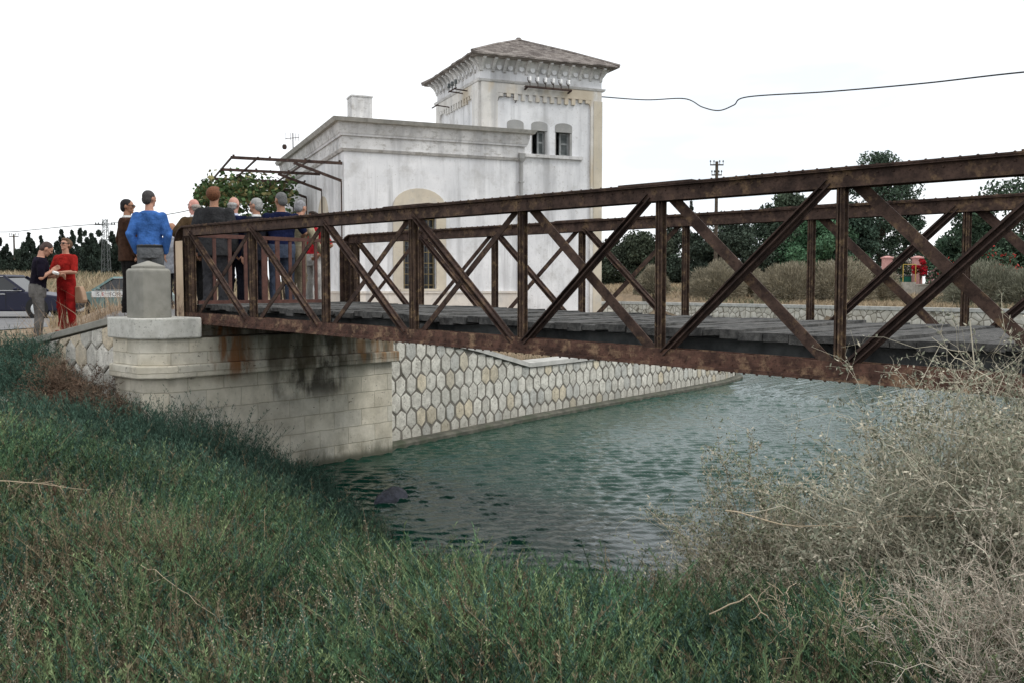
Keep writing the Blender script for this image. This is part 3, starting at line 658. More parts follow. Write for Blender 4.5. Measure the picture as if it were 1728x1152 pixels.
# tower
T0, T1, Y0, Y1 = 4.10, 7.98, .6, 4.45
b = MB(); th_ = [(4.92, 5.44, 6.53, 7.40), (5.69, 6.21, 6.53, 7.40), (6.46, 7.02, 6.53, 7.40)]
wall_y(b, T0, T1, 1.2, 8.95, Y0, Y0 + .35, th_); b.box(T0, T0 + .35, Y0 + .35, Y1, 1.2, 8.95); b.box(T1 - .35, T1, Y0 + .35, Y1, 1.2, 8.95); b.box(T0 + .35, T1 - .35, Y1 - .35, Y1, 1.2, 8.95); b.box(T0 + .35, T1 - .35, Y0 + .35, Y1 - .35, 8.8, 8.9); b.box(T0 + .35, T1 - .35, Y0 + .35, Y1 - .35, 5.6, 5.7)
b.build('tower_walls', PL, bd)
# raised frame with dentils round a recessed panel
def tower_face(u0, u1, mapf, nm):
    b = MB()
    def bx(a, c, z0, z1, p=.07): mapf(b, a, c, z0, z1, p)
    bx(u0, u0 + .50, 6.95 if nm == 'side' else 1.2, 8.50); bx(u1 - .36, u1, 1.2, 8.50); bx(u0 + .5, u1 - .36, 8.22, 8.50)
    n = 13; L_ = (u1 - .36 - u0 - .5); 
    for i in range(n):
        c = u0 + .5 + L_ * (i + .5) / n; drop = .10 if 2 <= i <= n - 3 else .02
        bx(c - L_ / n * .26, c + L_ / n * .26, 8.22 - .08 - drop, 8.2195 , .065)
    for s_, u in ((1, u0 + .5), (-1, u1 - .36)):      # rounded haunches
        k = [(u, 8.2195), (u + s_ * .22, 8.2195), (u + s_ * .10, 8.17), (u + s_ * .03, 8.08), (u, 7.96)]
        mapf(b, None, None, k, None, .06)
    return b
def mf(b, a, c, z0, z1, p):
    if a is None: b.prism(z0, 'y', Y0 - p, Y0 + .01)
    else: b.box(a, c, Y0 - p, Y0 + .01, z0, z1)
def ms(b, a, c, z0, z1, p):
    if a is None: b.prism(z0, 'x', T0 - p, T0 + .01)
    else: b.box(T0 - p, T0 + .01, a, c, z0, z1)
tower_face(T0, T1, mf, 'front').build('tower_front_frame', M['cream_frame'], bd)
tower_face(Y0 + .012, Y1, ms, 'side').build('tower_side_frame', M['cream_frame'], bd)
b = MB(); b.box(T1 - .27, T1 + .02, Y0 - .085, Y0 - .0705, 1.3, 8.2); b.build('corner_pilaster', M['tan'], bd)
def tband(nm, z0, z1, o0, o1, m):
    b = MB(); b.loft([[(T0 - o, Y0 - o, z), (T1 + o, Y0 - o, z), (T1 + o, Y1 + o, z), (T0 - o, Y1 + o, z)] for z, o in ((z0, o0), (z1, o1))]); return b.build(nm, m, bd)
tband('tower_string_course', 8.505, 8.57, .09, .12, M['plaster_dirty'])
tband('tower_frieze', 8.5705, 8.86, .02, .02, PL)
tband('tower_cove', 8.8605, 9.14, .025, .20, PD)
tband('eave_slab', 9.1405, 9.20, .35, .38, M['tile'])
# brackets and roundels
def brk(mapv):
    b = MB(); prof = [(.02, 8.78), (.06, 8.80), (.09, 8.90), (.16, 9.0), (.26, 9.07), (.33, 9.10), (.33, 9.14), (.02, 9.14)]
    n = len(prof); vs = [mapv(-.045, o, z) for o, z in prof] + [mapv(.045, o, z) for o, z in prof]
    b.add(vs, [tuple(range(n))[::-1], tuple(range(n, 2 * n))] + [(i, (i + 1) % n, (i + 1) % n + n, i + n) for i in range(n)]); return b
for i in range(12):
    c = T0 + .02 + (T1 - T0 - .04) * i / 11
    brk(lambda u, o, z: (c + u, Y0 - o, z)).build('eave_bracket', PD, bd)
    c2 = Y0 + .02 + (Y1 - Y0 - .04) * i / 11
    brk(lambda u, o, z: (T0 - o, c2 + u, z)).build('eave_bracket', PD, bd)
    if i < 11:
        cc = c + (T1 - T0 - .04) / 22; b = MB(); b.prism([(cc + .075 * math.cos(a), 8.93 + .075 * math.sin(a)) for a in np.linspace(0, 2 * math.pi, 15)[:-1]], 'y', Y0 - .10, Y0 - .02); b.build('roundel', PL, bd)
        cc = c2 + (Y1 - Y0 - .04) / 22; b = MB(); b.prism([(cc + .075 * math.cos(a), 8.93 + .075 * math.sin(a)) for a in np.linspace(0, 2 * math.pi, 15)[:-1]], 'x', T0 - .10, T0 - .02); b.build('roundel', PL, bd)
# hip roof with tile rows and a ragged edge
b = MB(); o = .42; cx, cy, zt, ze = 6.1, 2.5, 10.28, 9.205; K = 18; rr4 = random.Random(4)
base = []
cs = [(T0 - o, Y0 - o), (T1 + o, Y0 - o), (T1 + o, Y1 + o), (T0 - o, Y1 + o)]
for i in range(4):
    (ax, ay), (bx_, by_) = cs[i], cs[(i + 1) % 4]
    for k in range(26): t = k / 26; base.append((ax + (bx_ - ax) * t, ay + (by_ - ay) * t))
rings = [[(x, y, ze - .03) for x, y in base]]
for j in range(K):
    t0 = j / K; t1 = (j + 1) / K
    def P(x, y, t, dz): 
        g = 1 - t * .985; return (cx + (x - cx) * g, cy + (y - cy) * g, ze + (zt - ze) * (t ** .93) + dz)
    if j == 0: rings.append([P(x + rr4.uniform(-.02, .02), y + rr4.uniform(-.02, .02), 0, rr4.uniform(0, .03)) for x, y in base])
    rings.append([P(x, y, t1, rr4.uniform(-.004, .012) - .0) for x, y in base]); rings.append([P(x, y, t1 + .002, .022 + rr4.uniform(-.006, .006)) for x, y in base])
b.loft(rings); b.build('tower_roof', M['tile'], bd)
b = MB(); b.tube([(cx, cy, zt + .0), (cx, cy, zt + .10)], [.13, .07], 8)
for (x, y) in cs: b.tube([(x, y, ze + .03), ((x + cx) / 2, (y + cy) / 2, ze + (zt - ze) * .525 + .03), (cx, cy, zt + .03)], .045, 6)
b.build('roof_ridge', M['tile'], bd)
# tower windows
b = MB(); 
for k, (a, c, z0, z1) in enumerate(th_):
    m_ = (a + c) / 2; h_ = (c - a) / 2
    arc = [(m_ + h_ * math.cos(q), 7.39 + .10 * math.sin(q)) for q in np.linspace(0, math.pi, 9)]
    b.prism([(c, 7.22)] + arc + [(a, 7.22)], 'y', Y0 - .012, Y0 + .10)
    b.box(c - .06, c, Y0 + .005, Y0 + .25, z0, 7.2195); b.box(a, a + .03, Y0 + .005, Y0 + .25, z0, 7.2195)
b.build('window_heads', M['grey_plaster'], bd)
for k, (a, c, z0, z1) in enumerate(th_):
    if k == 0: b = MB(); b.box(a + .03, c - .06, Y0 + .08, Y0 + .12, z0, 7.2195); b.build('shutter', M['grey_plaster'], bd); continue
    wv = MB(); f0 = a + (.20 if k == 2 else .24)
    wv.box(f0, f0 + .05, Y0 + .12, Y0 + .17, z0, 7.2195); wv.box(c - .11, c - .061, Y0 + .12, Y0 + .17, z0, 7.2195)
    for z in (z0, 6.87, 7.16): wv.box(f0 + .05, c - .11, Y0 + .125, Y0 + .165, z, z + .05)
    fr = wv.build('window_frame', M['frame'], bd)
    b = MB(); b.box(f0 + .05, c - .11, Y0 + .14, Y0 + .15, z0 + .05, 7.16); b.build('pane', M['frame_dark'], fr)
b = MB(); b.box(4.75, 7.35, Y0 - .09, Y0 + .004, 6.43, 6.525); b.build('window_sill', M['plaster_dirty'], bd)
# insulator rack on the front, bracket on the side
def insulator(b, x, y, z): b.tube([(x, y, z), (x, y, z + .05), (x, y, z + .055), (x, y, z + .14), (x, y, z + .16)], [.03, .055, .035, .045, .02], 8)
M['porcelain'] = mat('porcelain', (.72, .73, .72), (.78, .78, .78), 5, .25)
zr = 8.42
rk = MB(); rk.beam((5.40, Y0 - .22, zr), (6.90, Y0 - .22, zr), .05, .05); rk.beam((5.40, Y0 - .15, zr), (6.90, Y0 - .15, zr), .03, .03)
for x in (5.45, 6.85): rk.beam((x, Y0 - .3, zr - .02), (x, Y0 - .02, zr - .06), .04, .04)
for k in range(6): x = 5.55 + k * .25; rk.beam((x, Y0 - .22, zr), (x, Y0 - .22, zr + .14), .018, .018); rk.tube([(x - .075, Y0 - .22, zr + .27), (x - .08, Y0 - .22, zr + .20), (x - .04, Y0 - .22, zr + .13), (x, Y0 - .22, zr + .12)], .013, 5)
rk = rk.build('insulator_rack', M['rust_dark'], bd)
for k in range(6):
    x = 5.55 + k * .25; b = MB(); insulator(b, x, Y0 - .22, zr + .145); b.build('insulator', M['porcelain'], rk, smooth=True)
b = MB()
b.beam((T0 - .5, 3.2, 8.25), (T0 - .02, 3.2, 8.22), .03, .03); b.beam((T0 - .45, 3.1, 8.25), (T0 - .45, 3.7, 8.25), .03, .03); b.build('side_bracket', M['rust_dark'], bd); b = MB()
for y, z in ((1.5, 8.42), (1.9, 8.42)): b.beam((T0 - .5, y, z), (T0 - .02, y, z - .03), .03, .03)
b.beam((T0 - .45, 1.4, 8.44), (T0 - .45, 2.1, 8.44), .03, .03)
sb = b.build('side_bracket', M['rust_dark'], bd)
for y in (1.45, 1.75, 2.05): b = MB(); b.tube([(T0 - .45, y, 8.44), (T0 - .45, y, 8.55), (T0 - .45, y, 8.56), (T0 - .45, y, 8.68)], [.015, .015, .05, .045], 8); b.build('insulator', M['frame_dark'], sb)
# iron hook and its rod on the front panel
b = MB(); b.tube([(4.62, Y0 - .02, 7.98), (4.66, Y0 - .05, 8.13), (5.15, Y0 - .05, 8.12), (5.2, Y0 - .05, 8.05), (5.16, Y0 - .02, 7.97)], .012, 5); b.build('wire_hook', M['rust_dark'], bd)

def BW(x, y, z): c, s = math.cos(BA_), math.sin(BA_); return (BX[0] + x * c - y * s, BX[1] + x * s + y * c, z)

# pergola on the left side of the building
pg = thing('pergola', 'dark rusty tube pergola projecting from the left side of the white building', 'pergola', BX, BA_)
Mp = M['rust_dark']
for r in (.05, 2.65, 5.05, 7.4):
    b = MB(); b.beam((-2.87, r, 5.9), (-.03 if r < 1 else -.1, r, 5.9), .055, .075)
    for k in range(4): b.beam((-2.8 + k * .9, r - .03, 5.95), (-2.8 + k * .9, r + .03, 5.95), .05, .05)
    b.build('beam', Mp, pg)
    b = MB(); b.beam((-1.3, r, 5.85), (-.06, r, 5.44), .05, .07); b.build('brace', Mp, pg)
    b = MB(); b.beam((-.06, r, 5.44), (-.06, r, 1.6), .03, .03); b.build('post', Mp, pg)
for x in (-2.85, -2.2, -.9):
    b = MB(); b.beam((x, 0, 5.93 if x > -2.8 else 5.9), (x, 7.5, 5.93 if x > -2.8 else 5.9), .04, .04); b.build('purlin', Mp, pg)
b = MB(); b.beam((-2.85, 7.42, 5.88), (-2.85, 7.42, 1.5), .05, .05); b.build('post', Mp, pg)

# ================================================================ VEGETATION
def unit(v): return v / (np.linalg.norm(v, axis=-1, keepdims=True) + 1e-9)
def leaves(C, D, L, Wd, rg, up=None):
    """kite leaves: centres C, directions D, length L, width Wd"""
    n = len(C); rv = rg.normal(size=(n, 3)); s = unit(np.cross(D, rv)); L = np.broadcast_to(L, n)[:, None]; Wd = np.broadcast_to(Wd, n)[:, None]
    v = np.stack([C - D * L * .5, C + s * Wd * .5, C + D * L * .5, C - s * Wd * .5], 1).reshape(-1, 3); return v, np.arange(n * 4).reshape(-1, 4)
def tubes(P, r, k=3):
    """polylines P (n,m,3), radii (n,m) -> k-sided tubes"""
    n, m_, _ = P.shape; d = np.gradient(P, axis=1); d = unit(d); ref = np.array([.31, .17, .93]); a = unit(np.cross(d, ref)); b_ = np.cross(d, a)
    an = np.arange(k) * 2 * math.pi / k; V = P[:, :, None] + (a[:, :, None] * np.cos(an)[None, None, :, None] + b_[:, :, None] * np.sin(an)[None, None, :, None]) * r[:, :, None, None]
    i = np.arange(n * m_ * k).reshape(n, m_, k); j = np.roll(i, -1, axis=2); F = np.stack([i[:, :-1], j[:, :-1], j[:, 1:], i[:, 1:]], -1).reshape(-1, 4); return V.reshape(-1, 3), F
class VB:
    def __init__(s): s.v = []; s.f = []; s.c = []; s.n = 0
    def add(s, v, f, c):
        s.v.append(v); s.f.append(f + s.n); s.n += len(v); s.c.append(np.broadcast_to(c, (len(v), 3)) if np.ndim(c) == 1 else c)
    def build(s, name, m, parent=None, off=(0, 0, 0)): return mesh_np(name, np.concatenate(s.v), np.concatenate(s.f), col=np.concatenate(s.c), m=m, parent=parent, off=off)
def curve(A, B, n, m_, rg, wig=.06, arch=.15):
    t = np.linspace(0, 1, m_)[None, :, None]; L = np.linalg.norm(B - A, axis=1)[:, None, None]
    P = A[:, None] * (1 - t) + B[:, None] * t; P[:, :, 2:] += arch * L * 4 * t * (1 - t) * .5
    w_ = np.cumsum(rg.normal(size=(n, m_, 3)), 1) * wig * L / m_; w_[:, 0] = 0; return P + w_

def bush(name, label, c, R3, cat='shrub', nm=90, nt_=12, nl=14, stemc=(.24, .20, .14), leafc=(.11, .12, .075), leaf=(.018, .006), thick=.006, seed=0, group=None, spread=.25, tw=.32, rad2=.0016, fine=True, wild=.12):
    rg = np.random.default_rng(seed); root = thing(name, label, cat, c, 0, group); c = np.array(c, float); R3 = np.array(R3, float)
    th = rg.random(nm) * 2 * math.pi; ph = np.arccos(rg.random(nm) * 1.0); rr_ = (.55 + .5 * rg.random(nm)); 
    rr_ *= 1 + wild * np.sin(3 * th + seed) + rg.normal(0, wild * .5, nm)
    B = c + np.stack([np.sin(ph) * np.cos(th) * R3[0], np.sin(ph) * np.sin(th) * R3[1], np.cos(ph) * R3[2]], 1) * rr_[:, None]; B[:, 2] = np.maximum(B[:, 2], c[2] + .08)
    A = c + np.stack([rg.normal(0, spread * R3[0] * .5, nm), rg.normal(0, spread * R3[1] * .5, nm), np.full(nm, -.05)], 1)
    A[:, :2] += (B[:, :2] - c[:2]) * .35
    K1 = 9; P1 = curve(A, B, nm, K1, rg, .35, .18); S_ = VB(); Lf = VB()
    r1 = np.linspace(1, .35, K1)[None] * thick * (.6 + .8 * rg.random(nm))[:, None]; sc = np.array(stemc)[None] * (.7 + .6 * rg.random(nm))[:, None]
    v, f = tubes(P1, r1); S_.add(v, f, np.repeat(sc, K1 * 3, 0))
    # twigs
    n2 = nm * nt_; i = np.repeat(np.arange(nm), nt_); t = .2 + .8 * rg.random(n2); u = t * (K1 - 1); k = np.minimum(u.astype(int), K1 - 2); fr = (u - k)[:, None]
    A2 = P1[i, k] * (1 - fr) + P1[i, k + 1] * fr; d = unit(P1[i, k + 1] - P1[i, k]); d2 = unit(d * .7 + rg.normal(size=(n2, 3)) * .55 + np.array([0, 0, .22])); Rm = R3.mean()
    B2 = A2 + d2 * (tw * Rm * (.35 + .9 * rg.random(n2)))[:, None]; K2 = 6; P2 = curve(A2, B2, n2, K2, rg, .5, .05)
    r2 = np.linspace(1, .5, K2)[None] * rad2 * (.7 + .8 * rg.random(n2))[:, None]; sc2 = np.array(stemc)[None] * (.75 + .8 * rg.random(n2))[:, None]
    v, f = tubes(P2, r2); S_.add(v, f, np.repeat(sc2, K2 * 3, 0))
    src, ns = P2, n2
    if fine:
        n3 = n2 * 3; i = np.repeat(np.arange(n2), 3); k = rg.integers(1, K2, n3); A3 = P2[i, k]; d3 = unit(unit(P2[i, k] - P2[i, k - 1]) + rg.normal(size=(n3, 3)) * .7)
        B3 = A3 + d3 * (tw * Rm * .38 * (.4 + .9 * rg.random(n3)))[:, None]; P3 = curve(A3, B3, n3, 4, rg, .5, .0); r3 = np.linspace(1, .5, 4)[None] * rad2 * .65 * np.ones((n3, 1)); v, f = tubes(P3, r3)
        S_.add(v, f, np.repeat(np.array(stemc)[None] * (.75 + .8 * rg.random(n3))[:, None], 12, 0))
    # leaves along twigs (and sub twigs)
    n4 = n2 * nl; i = np.repeat(np.arange(n2), nl); u = rg.random(n4) * (K2 - 1.01); k = u.astype(int); fr = (u - k)[:, None]; C = P2[i, k] * (1 - fr) + P2[i, k + 1] * fr + rg.normal(size=(n4, 3)) * leaf[0] * .6
    if fine:
        h = n4 // 2; i3 = rg.integers(0, n3, h); u = rg.random(h) * 2.99; k = u.astype(int); fr = (u - k)[:, None]; C[:h] = P3[i3, k] * (1 - fr) + P3[i3, k + 1] * fr + rg.normal(size=(h, 3)) * leaf[0] * .4
    D = unit(rg.normal(size=(n4, 3)) + np.array([0, 0, .6])); v, f = leaves(C, D, leaf[0] * (.6 + .8 * rg.random(n4)), leaf[1] * (.7 + .7 * rg.random(n4)), rg)
    cl = np.array(leafc)[None] * (.55 + .9 * rg.random(n4))[:, None] * np.array([1, 1, 1])[None]; mixm = (rg.random(n4) < .3)[:, None]; cl = np.where(mixm, np.array(stemc)[None] * (.8 + .5 * rg.random(n4))[:, None], cl)
    Lf.add(v, f, np.repeat(cl, 4, 0))
    S_.build('branches', M['stem'], root, tuple(c)); Lf.build('foliage', M['leaf'], root, tuple(c)); return root

TAN, GRN = (.42, .385, .30), (.24, .25, .185)
def gp_(x, y, dz=0): return (x, y, float(height(np.array([x]), np.array([y]))[0]) + dz)
G1 = 'dry twiggy shrubs in the right foreground'
bush('dry_shrub', 'largest grey tan twiggy shrub at the right edge, reaching over the bridge chord', gp_(4.95, 1.25), (1.08, 1.0, 1.36), nm=340, nt_=14, nl=28, leaf=(.024, .0095), stemc=TAN, leafc=GRN, seed=1, group=G1)
bush('dry_shrub', 'dry shrub spreading left over the water in front of the largest one', gp_(4.75, 2.35), (.78, .70, .92), nm=240, nt_=13, nl=28, leaf=(.021, .0085), stemc=(.38, .34, .26), leafc=(.20, .22, .145), seed=2, group=G1)
bush('dry_shrub', 'dense leafy shrub filling the bottom right corner', gp_(3.35, .62), (.74, .6, .64), nm=190, nt_=13, nl=26, stemc=(.42, .365, .30), leafc=(.23, .235, .18), seed=3, group=G1, leaf=(.014, .005), thick=.005)
bush('dry_shrub', 'straggly dry shrub with curling pale twigs at the bottom, right of the green grass', gp_(3.35, 1.28), (.55, .45, .45), nm=46, nt_=9, nl=6, stemc=(.44, .36, .26), leafc=(.13, .13, .085), seed=4, group=G1, leaf=(.012, .004), thick=.0045)
bush('dry_shrub', 'dry shrub behind the others, beneath the bottom chord at the right edge', gp_(6.6, 1.0), (1.1, 1.0, 1.45), nm=190, nt_=12, nl=18, leaf=(.024, .010), stemc=TAN, leafc=GRN, seed=5, group=G1)
G2 = 'brown shrubs at the wing wall'
BRN = (.15, .10, .07)
for k, (c, r3, lab, sc, lc) in enumerate([((4.95, 12.2, 1.05), (.55, .55, .62), 'reddish brown dry shrub against the wing wall', BRN, (.10, .07, .05)), ((4.8, 11.2, 1.0), (.5, .5, .42), 'brown shrub at the foot of the abutment corner', (.14, .10, .07), (.07, .06, .045)),
        ((3.9, 13.2, 1.15), (.6, .6, .42), 'dull brown shrub at the left edge beside the pale rock', (.17, .12, .09), (.11, .085, .065)), ((4.0, 11.6, 1.0), (.6, .6, .3), 'low dark green and brown shrub in front of the wing wall', (.11, .09, .06), (.045, .065, .045)), ((5.1, 13.6, 1.2), (.5, .6, .42), 'wispy tan shrub below the low end of the wing wall', (.22, .16, .11), (.15, .11, .08))]):
    bush('brown_shrub', lab, c, r3, nm=80, nt_=12, nl=12, stemc=sc, leafc=lc, seed=20 + k, group=G2, leaf=(.03, .010), thick=.006, rad2=.0025)

# ---- foreground growth: upright needle-leaved stems
def clumpnoise(x, y): return np.sin(x * 2.3 + 1.3 * np.sin(y * 1.9)) * np.sin(y * 2.7 + 1.1 * np.sin(x * 1.6))
def needle_field(name, label, P, Hh, colr, nleaf, ll, lw, seed, lean=.22, m_=5, leanv=(0, 0)):
    rg = np.random.default_rng(seed); n = len(P); V = VB(); t = np.linspace(0, 1, m_)[None, :, None]
    ld = rg.normal(0, lean, (n, 2)) + np.asarray(leanv); dv = np.concatenate([ld, np.ones((n, 1))], 1); dv2 = np.concatenate([ld * 1.3 + rg.normal(0, .12, (n, 2)), np.zeros((n, 1))], 1)
    C = P[:, None] + dv[:, None] * Hh[:, None, None] * t + dv2[:, None] * Hh[:, None, None] * t ** 2.2 * .8
    sd = unit(np.cross(unit(dv), rg.normal(size=(n, 3)))); wd0 = (.0030 * (1 - .5 * t)) * np.ones((n, 1, 1))
    L_, R_ = C - sd[:, None] * wd0, C + sd[:, None] * wd0; v = np.stack([L_, R_], 2).reshape(-1, 3); i = np.arange(n * m_ * 2).reshape(n, m_, 2)
    f = np.stack([i[:, :-1, 0], i[:, :-1, 1], i[:, 1:, 1], i[:, 1:, 0]], -1).reshape(-1, 4); V.add(v, f, np.repeat(colr * .8, m_ * 2, 0))
    k = np.repeat(np.arange(n), nleaf); q = n * nleaf; u = (.12 + .88 * rg.random(q) ** .8) * (m_ - 1.001); a = u.astype(int); fr = (u - a)[:, None]; base = C[k, a] * (1 - fr) + C[k, a + 1] * fr
    D = unit(np.concatenate([rg.normal(0, .55, (q, 2)), np.full((q, 1), .9)], 1)); LL = ll * (.6 + .8 * rg.random(q)); v, f = leaves(base + D * LL[:, None] * .5, D, LL, lw * (.7 + .6 * rg.random(q)), rg)
    cc = colr[k] * (.65 + .75 * rg.random(q))[:, None]; V.add(v, f, np.repeat(cc, 4, 0)); o = V.build(name, M['leaf']); return tag(o, label, 'grass', kind='stuff'), C
def scatter(n, seed, Dmin, Dmax, pw=1.0):
    """random bank points inside the camera's wedge"""
    rg = np.random.default_rng(seed); D = Dmin + (Dmax - Dmin) * rg.random(n * 3) ** pw; a = -.72 + 1.40 * rg.random(n * 3); X_ = D * a; x = X_ * CR[0] + D * CD[0]; y = X_ * CR[1] + D * CD[1]
    ins, db, dw = basin(x, y); ok = (~ins | (db < .25)) & ((x < 5.6) | (y < 11.1)) & (y < 15.2 - .0 * x) & ~((x > 5.4) & (y > 11.1)) & (y < 14.8); x, y = x[ok][:n], y[ok][:n]; return x, y
def greenfield():
    rg = np.random.default_rng(8)
    for (nc, per, s_, a, b_, nl, ll, lw, lab) in ((740, 28, 1, 1.7, 4.7, 72, .017, .0034, 'green needle leaved growth at the bottom of the picture'), (1320, 22, 2, 4.4, 8.2, 40, .025, .0046, 'green growth down to the edge of the water'), (1750, 15, 3, 7.6, 14.6, 24, .040, .0075, 'dark green growth along the foot of the stone abutment')):
        x0, y0 = scatter(nc, s_, a, b_); nc = len(x0); cr = .10 + .17 * rg.random(nc); chh = .22 + .30 * rg.random(nc) ** 1.4 + .08 * clumpnoise(x0, y0)
        lf = np.sin(x0 * 1.9 + np.sin(y0 * 2.3)) * np.sin(y0 * 2.1 + 1.7 * np.sin(x0 * 1.2)); chh = np.clip(chh * (1 + .34 * lf), .10, .40 if s_ == 1 else .50) * (1 - .5 * np.exp(-((x0 - 4.5) ** 2 / 1.5 + (y0 - 12.2) ** 2 / 2.5))); chh += .40 * np.exp(-((x0 - 5.9) ** 2 / 1.3 + (y0 - 10.6) ** 2 / .9))
        i = np.repeat(np.arange(nc), per); an = rg.random(len(i)) * 6.283; q = rg.random(len(i)) ** .6; x = x0[i] + cr[i] * q * np.cos(an); y = y0[i] + cr[i] * q * np.sin(an); out_ = np.stack([np.cos(an), np.sin(an)], 1) * q[:, None]
        _, db, _ = basin(x, y); ins, _, _ = basin(x, y); ok = (~ins | (db < .3)) & ~((x > 5.45) & (y > 11.15)); i, x, y, q, out_, db = i[ok], x[ok], y[ok], q[ok], out_[ok], db[ok]
        D = x * CD[0] + y * CD[1]; ang = (x * CR[0] + y * CR[1]) / D; Hh = chh[i] * (1.08 - .45 * q ** 2) * (.8 + .35 * rg.random(len(x))) * (.72 + .28 * sstep(0, 1.2, db))
        g = np.array([.078, .142, .072]); g2 = np.array([.150, .195, .095]); blue = np.array([.064, .120, .088]); dry = np.array([.20, .165, .105]); red = np.array([.11, .065, .045])
        cm = rg.random(nc); base = np.where((cm < .45)[:, None], g, np.where((cm < .72)[:, None], g2, blue)); base = base * (.60 + .8 * rg.random((nc, 1))) * (1 + .30 * lf[:, None])
        Dc = x0 * CD[0] + y0 * CD[1]; ac = (x0 * CR[0] + y0 * CR[1]) / Dc; pd = .03 + .26 * sstep(-.14, -.42, ac) * (1 - sstep(5.0, 8, Dc)) + .10 * (clumpnoise(x0 * .7 + 5, y0 * .7) > .55)
        isd = rg.random(nc) < pd; base[isd] = dry * (.6 + .6 * rg.random((isd.sum(), 1))); rd = rg.random(nc) < .015; base[rd] = red
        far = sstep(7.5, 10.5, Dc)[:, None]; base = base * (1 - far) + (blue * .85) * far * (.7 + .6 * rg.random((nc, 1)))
        c = base[i] * (.75 + .5 * rg.random((len(i), 1))); lone = rg.random(len(i)) < .04; c[lone] = dry * (.7 + .6 * rg.random((lone.sum(), 1)))
        P = np.stack([x, y, height(x, y) - .02], 1); needle_field('bank_grass', lab, P, Hh, c, nl, ll, lw, int(nl), lean=.11, leanv=out_ * .42 + np.array([-.05, .03]))
greenfield()
# pale seed heads, mostly lower left
def seedheads():
    rg = np.random.default_rng(31); x, y = scatter(2600, 33, 2.2, 7.0); D = x * CD[0] + y * CD[1]; ang = (x * CR[0] + y * CR[1]) / D
    keep = (rg.random(len(x)) < (.75 * sstep(.05, -.35, ang) + .12)) & (clumpnoise(x * .8, y * .8 + 2) + rg.normal(0, .25, len(x)) > .15); x, y = x[keep], y[keep]; n = len(x); z = height(x, y); Hh = .36 + .16 * rg.random(n); P = np.stack([x, y, z], 1)
    V = VB(); lean = rg.normal(0, .28, (n, 2)); T = P + np.concatenate([lean * Hh[:, None], Hh[:, None]], 1); Q = curve(P, T, n, 6, rg, .18, 0)
    v, f = tubes(Q, np.linspace(1, .5, 6)[None] * .0013 * np.ones((n, 1))); V.add(v, f, np.array([.22, .18, .12]))
    q = 26; i = np.repeat(np.arange(n), q); t = .55 + .45 * rg.random(n * q); u = t * 4.999; k = u.astype(int); fr = (u - k)[:, None]; C = Q[i, k] * (1 - fr) + Q[i, k + 1] * fr + rg.normal(size=(n * q, 3)) * .006
    v, f = leaves(C, unit(rg.normal(size=(n * q, 3))), .0075 * (.5 + .8 * rg.random(n * q)), .005, rg); cc = np.array([.33, .29, .21])[None] * (.6 + .7 * rg.random(n * q))[:, None]; V.add(v, f, np.repeat(cc, 4, 0))
    tag(V.build('seed_heads', M['leaf']), 'pale dry seed heads rising out of the green growth', 'grass', kind='stuff')
seedheads()
# long loose dry twigs lying over the growth
def twig(label, pts, r):
    P = np.array(pts, float); mid = []
    for a in range(len(P) - 1):
        for t in np.linspace(0, 1, 5)[:-1]: mid.append(P[a] * (1 - t) + P[a + 1] * t)
    mid.append(P[-1]); mid = np.array(mid); rg = np.random.default_rng(int(abs(P[0, 0] * 999))); mid += rg.normal(0, .006, mid.shape); n = len(mid); o = mid[0]
    V = VB(); v, f = tubes(mid[None], np.linspace(1, .4, n)[None] * r, 5); V.add(v, f, np.array([.42, .34, .24])); kk = 10; i = rg.integers(2, n - 1, kk); A = mid[i]; B = A + unit(rg.normal(size=(kk, 3))) * .09; v, f = tubes(curve(A, B, kk, 4, rg, .3, 0), np.linspace(1, .4, 4)[None] * r * .5 * np.ones((kk, 1)), 4); V.add(v, f, np.array([.40, .32, .23]))
    ob = V.build('dry_twig', M['stem'], off=tuple(o)); ob.location = tuple(o); tag(ob, label, 'twig')
def cpt(px, py, D):
    return CAMP(px, py, D)
def CAMP(px, py, D):
    f = 1564.; th = R(47.6); p = R(3.33); s, c = math.sin(th), math.cos(th); u = (px - 864) / f; v = (576 - py) / f
    return (D * (s * math.cos(p) + u * c + v * s * math.sin(p)), D * (c * math.cos(p) - u * s + v * c * math.sin(p)), 2.63 + D * (-math.sin(p) + v * math.cos(p)))
twig('thin pale twig slanting across the grass left of centre', [CAMP(236, 950, 4.05), CAMP(290, 985, 3.85), CAMP(350, 1030, 3.6), CAMP(425, 1085, 3.3)], .0018)
twig('short pale twig sticking in from the left edge', [(1.6, 5.45, 1.62), (1.9, 5.35, 1.57), (2.2, 5.2, 1.50)], .0035)
twig('bare forked twig at the bottom, left of centre', [(2.35, 2.35, 1.05), (2.38, 2.25, 1.22), (2.55, 2.1, 1.27), (2.75, 2.05, 1.20)], .003)
twig('long arching bare twig in front of the spreading shrub', [(4.0, 2.25, 1.55), (4.1, 2.0, 1.50), (4.25, 1.75, 1.50), (4.45, 1.5, 1.56), (4.6, 1.3, 1.58)], .004)
twig('curled bare twig at the bottom right of the green growth', [(3.0, 1.75, 1.42), (3.05, 1.6, 1.50), (3.1, 1.55, 1.40), (3.1, 1.4, 1.28), (3.2, 1.2, 1.18)], .003)

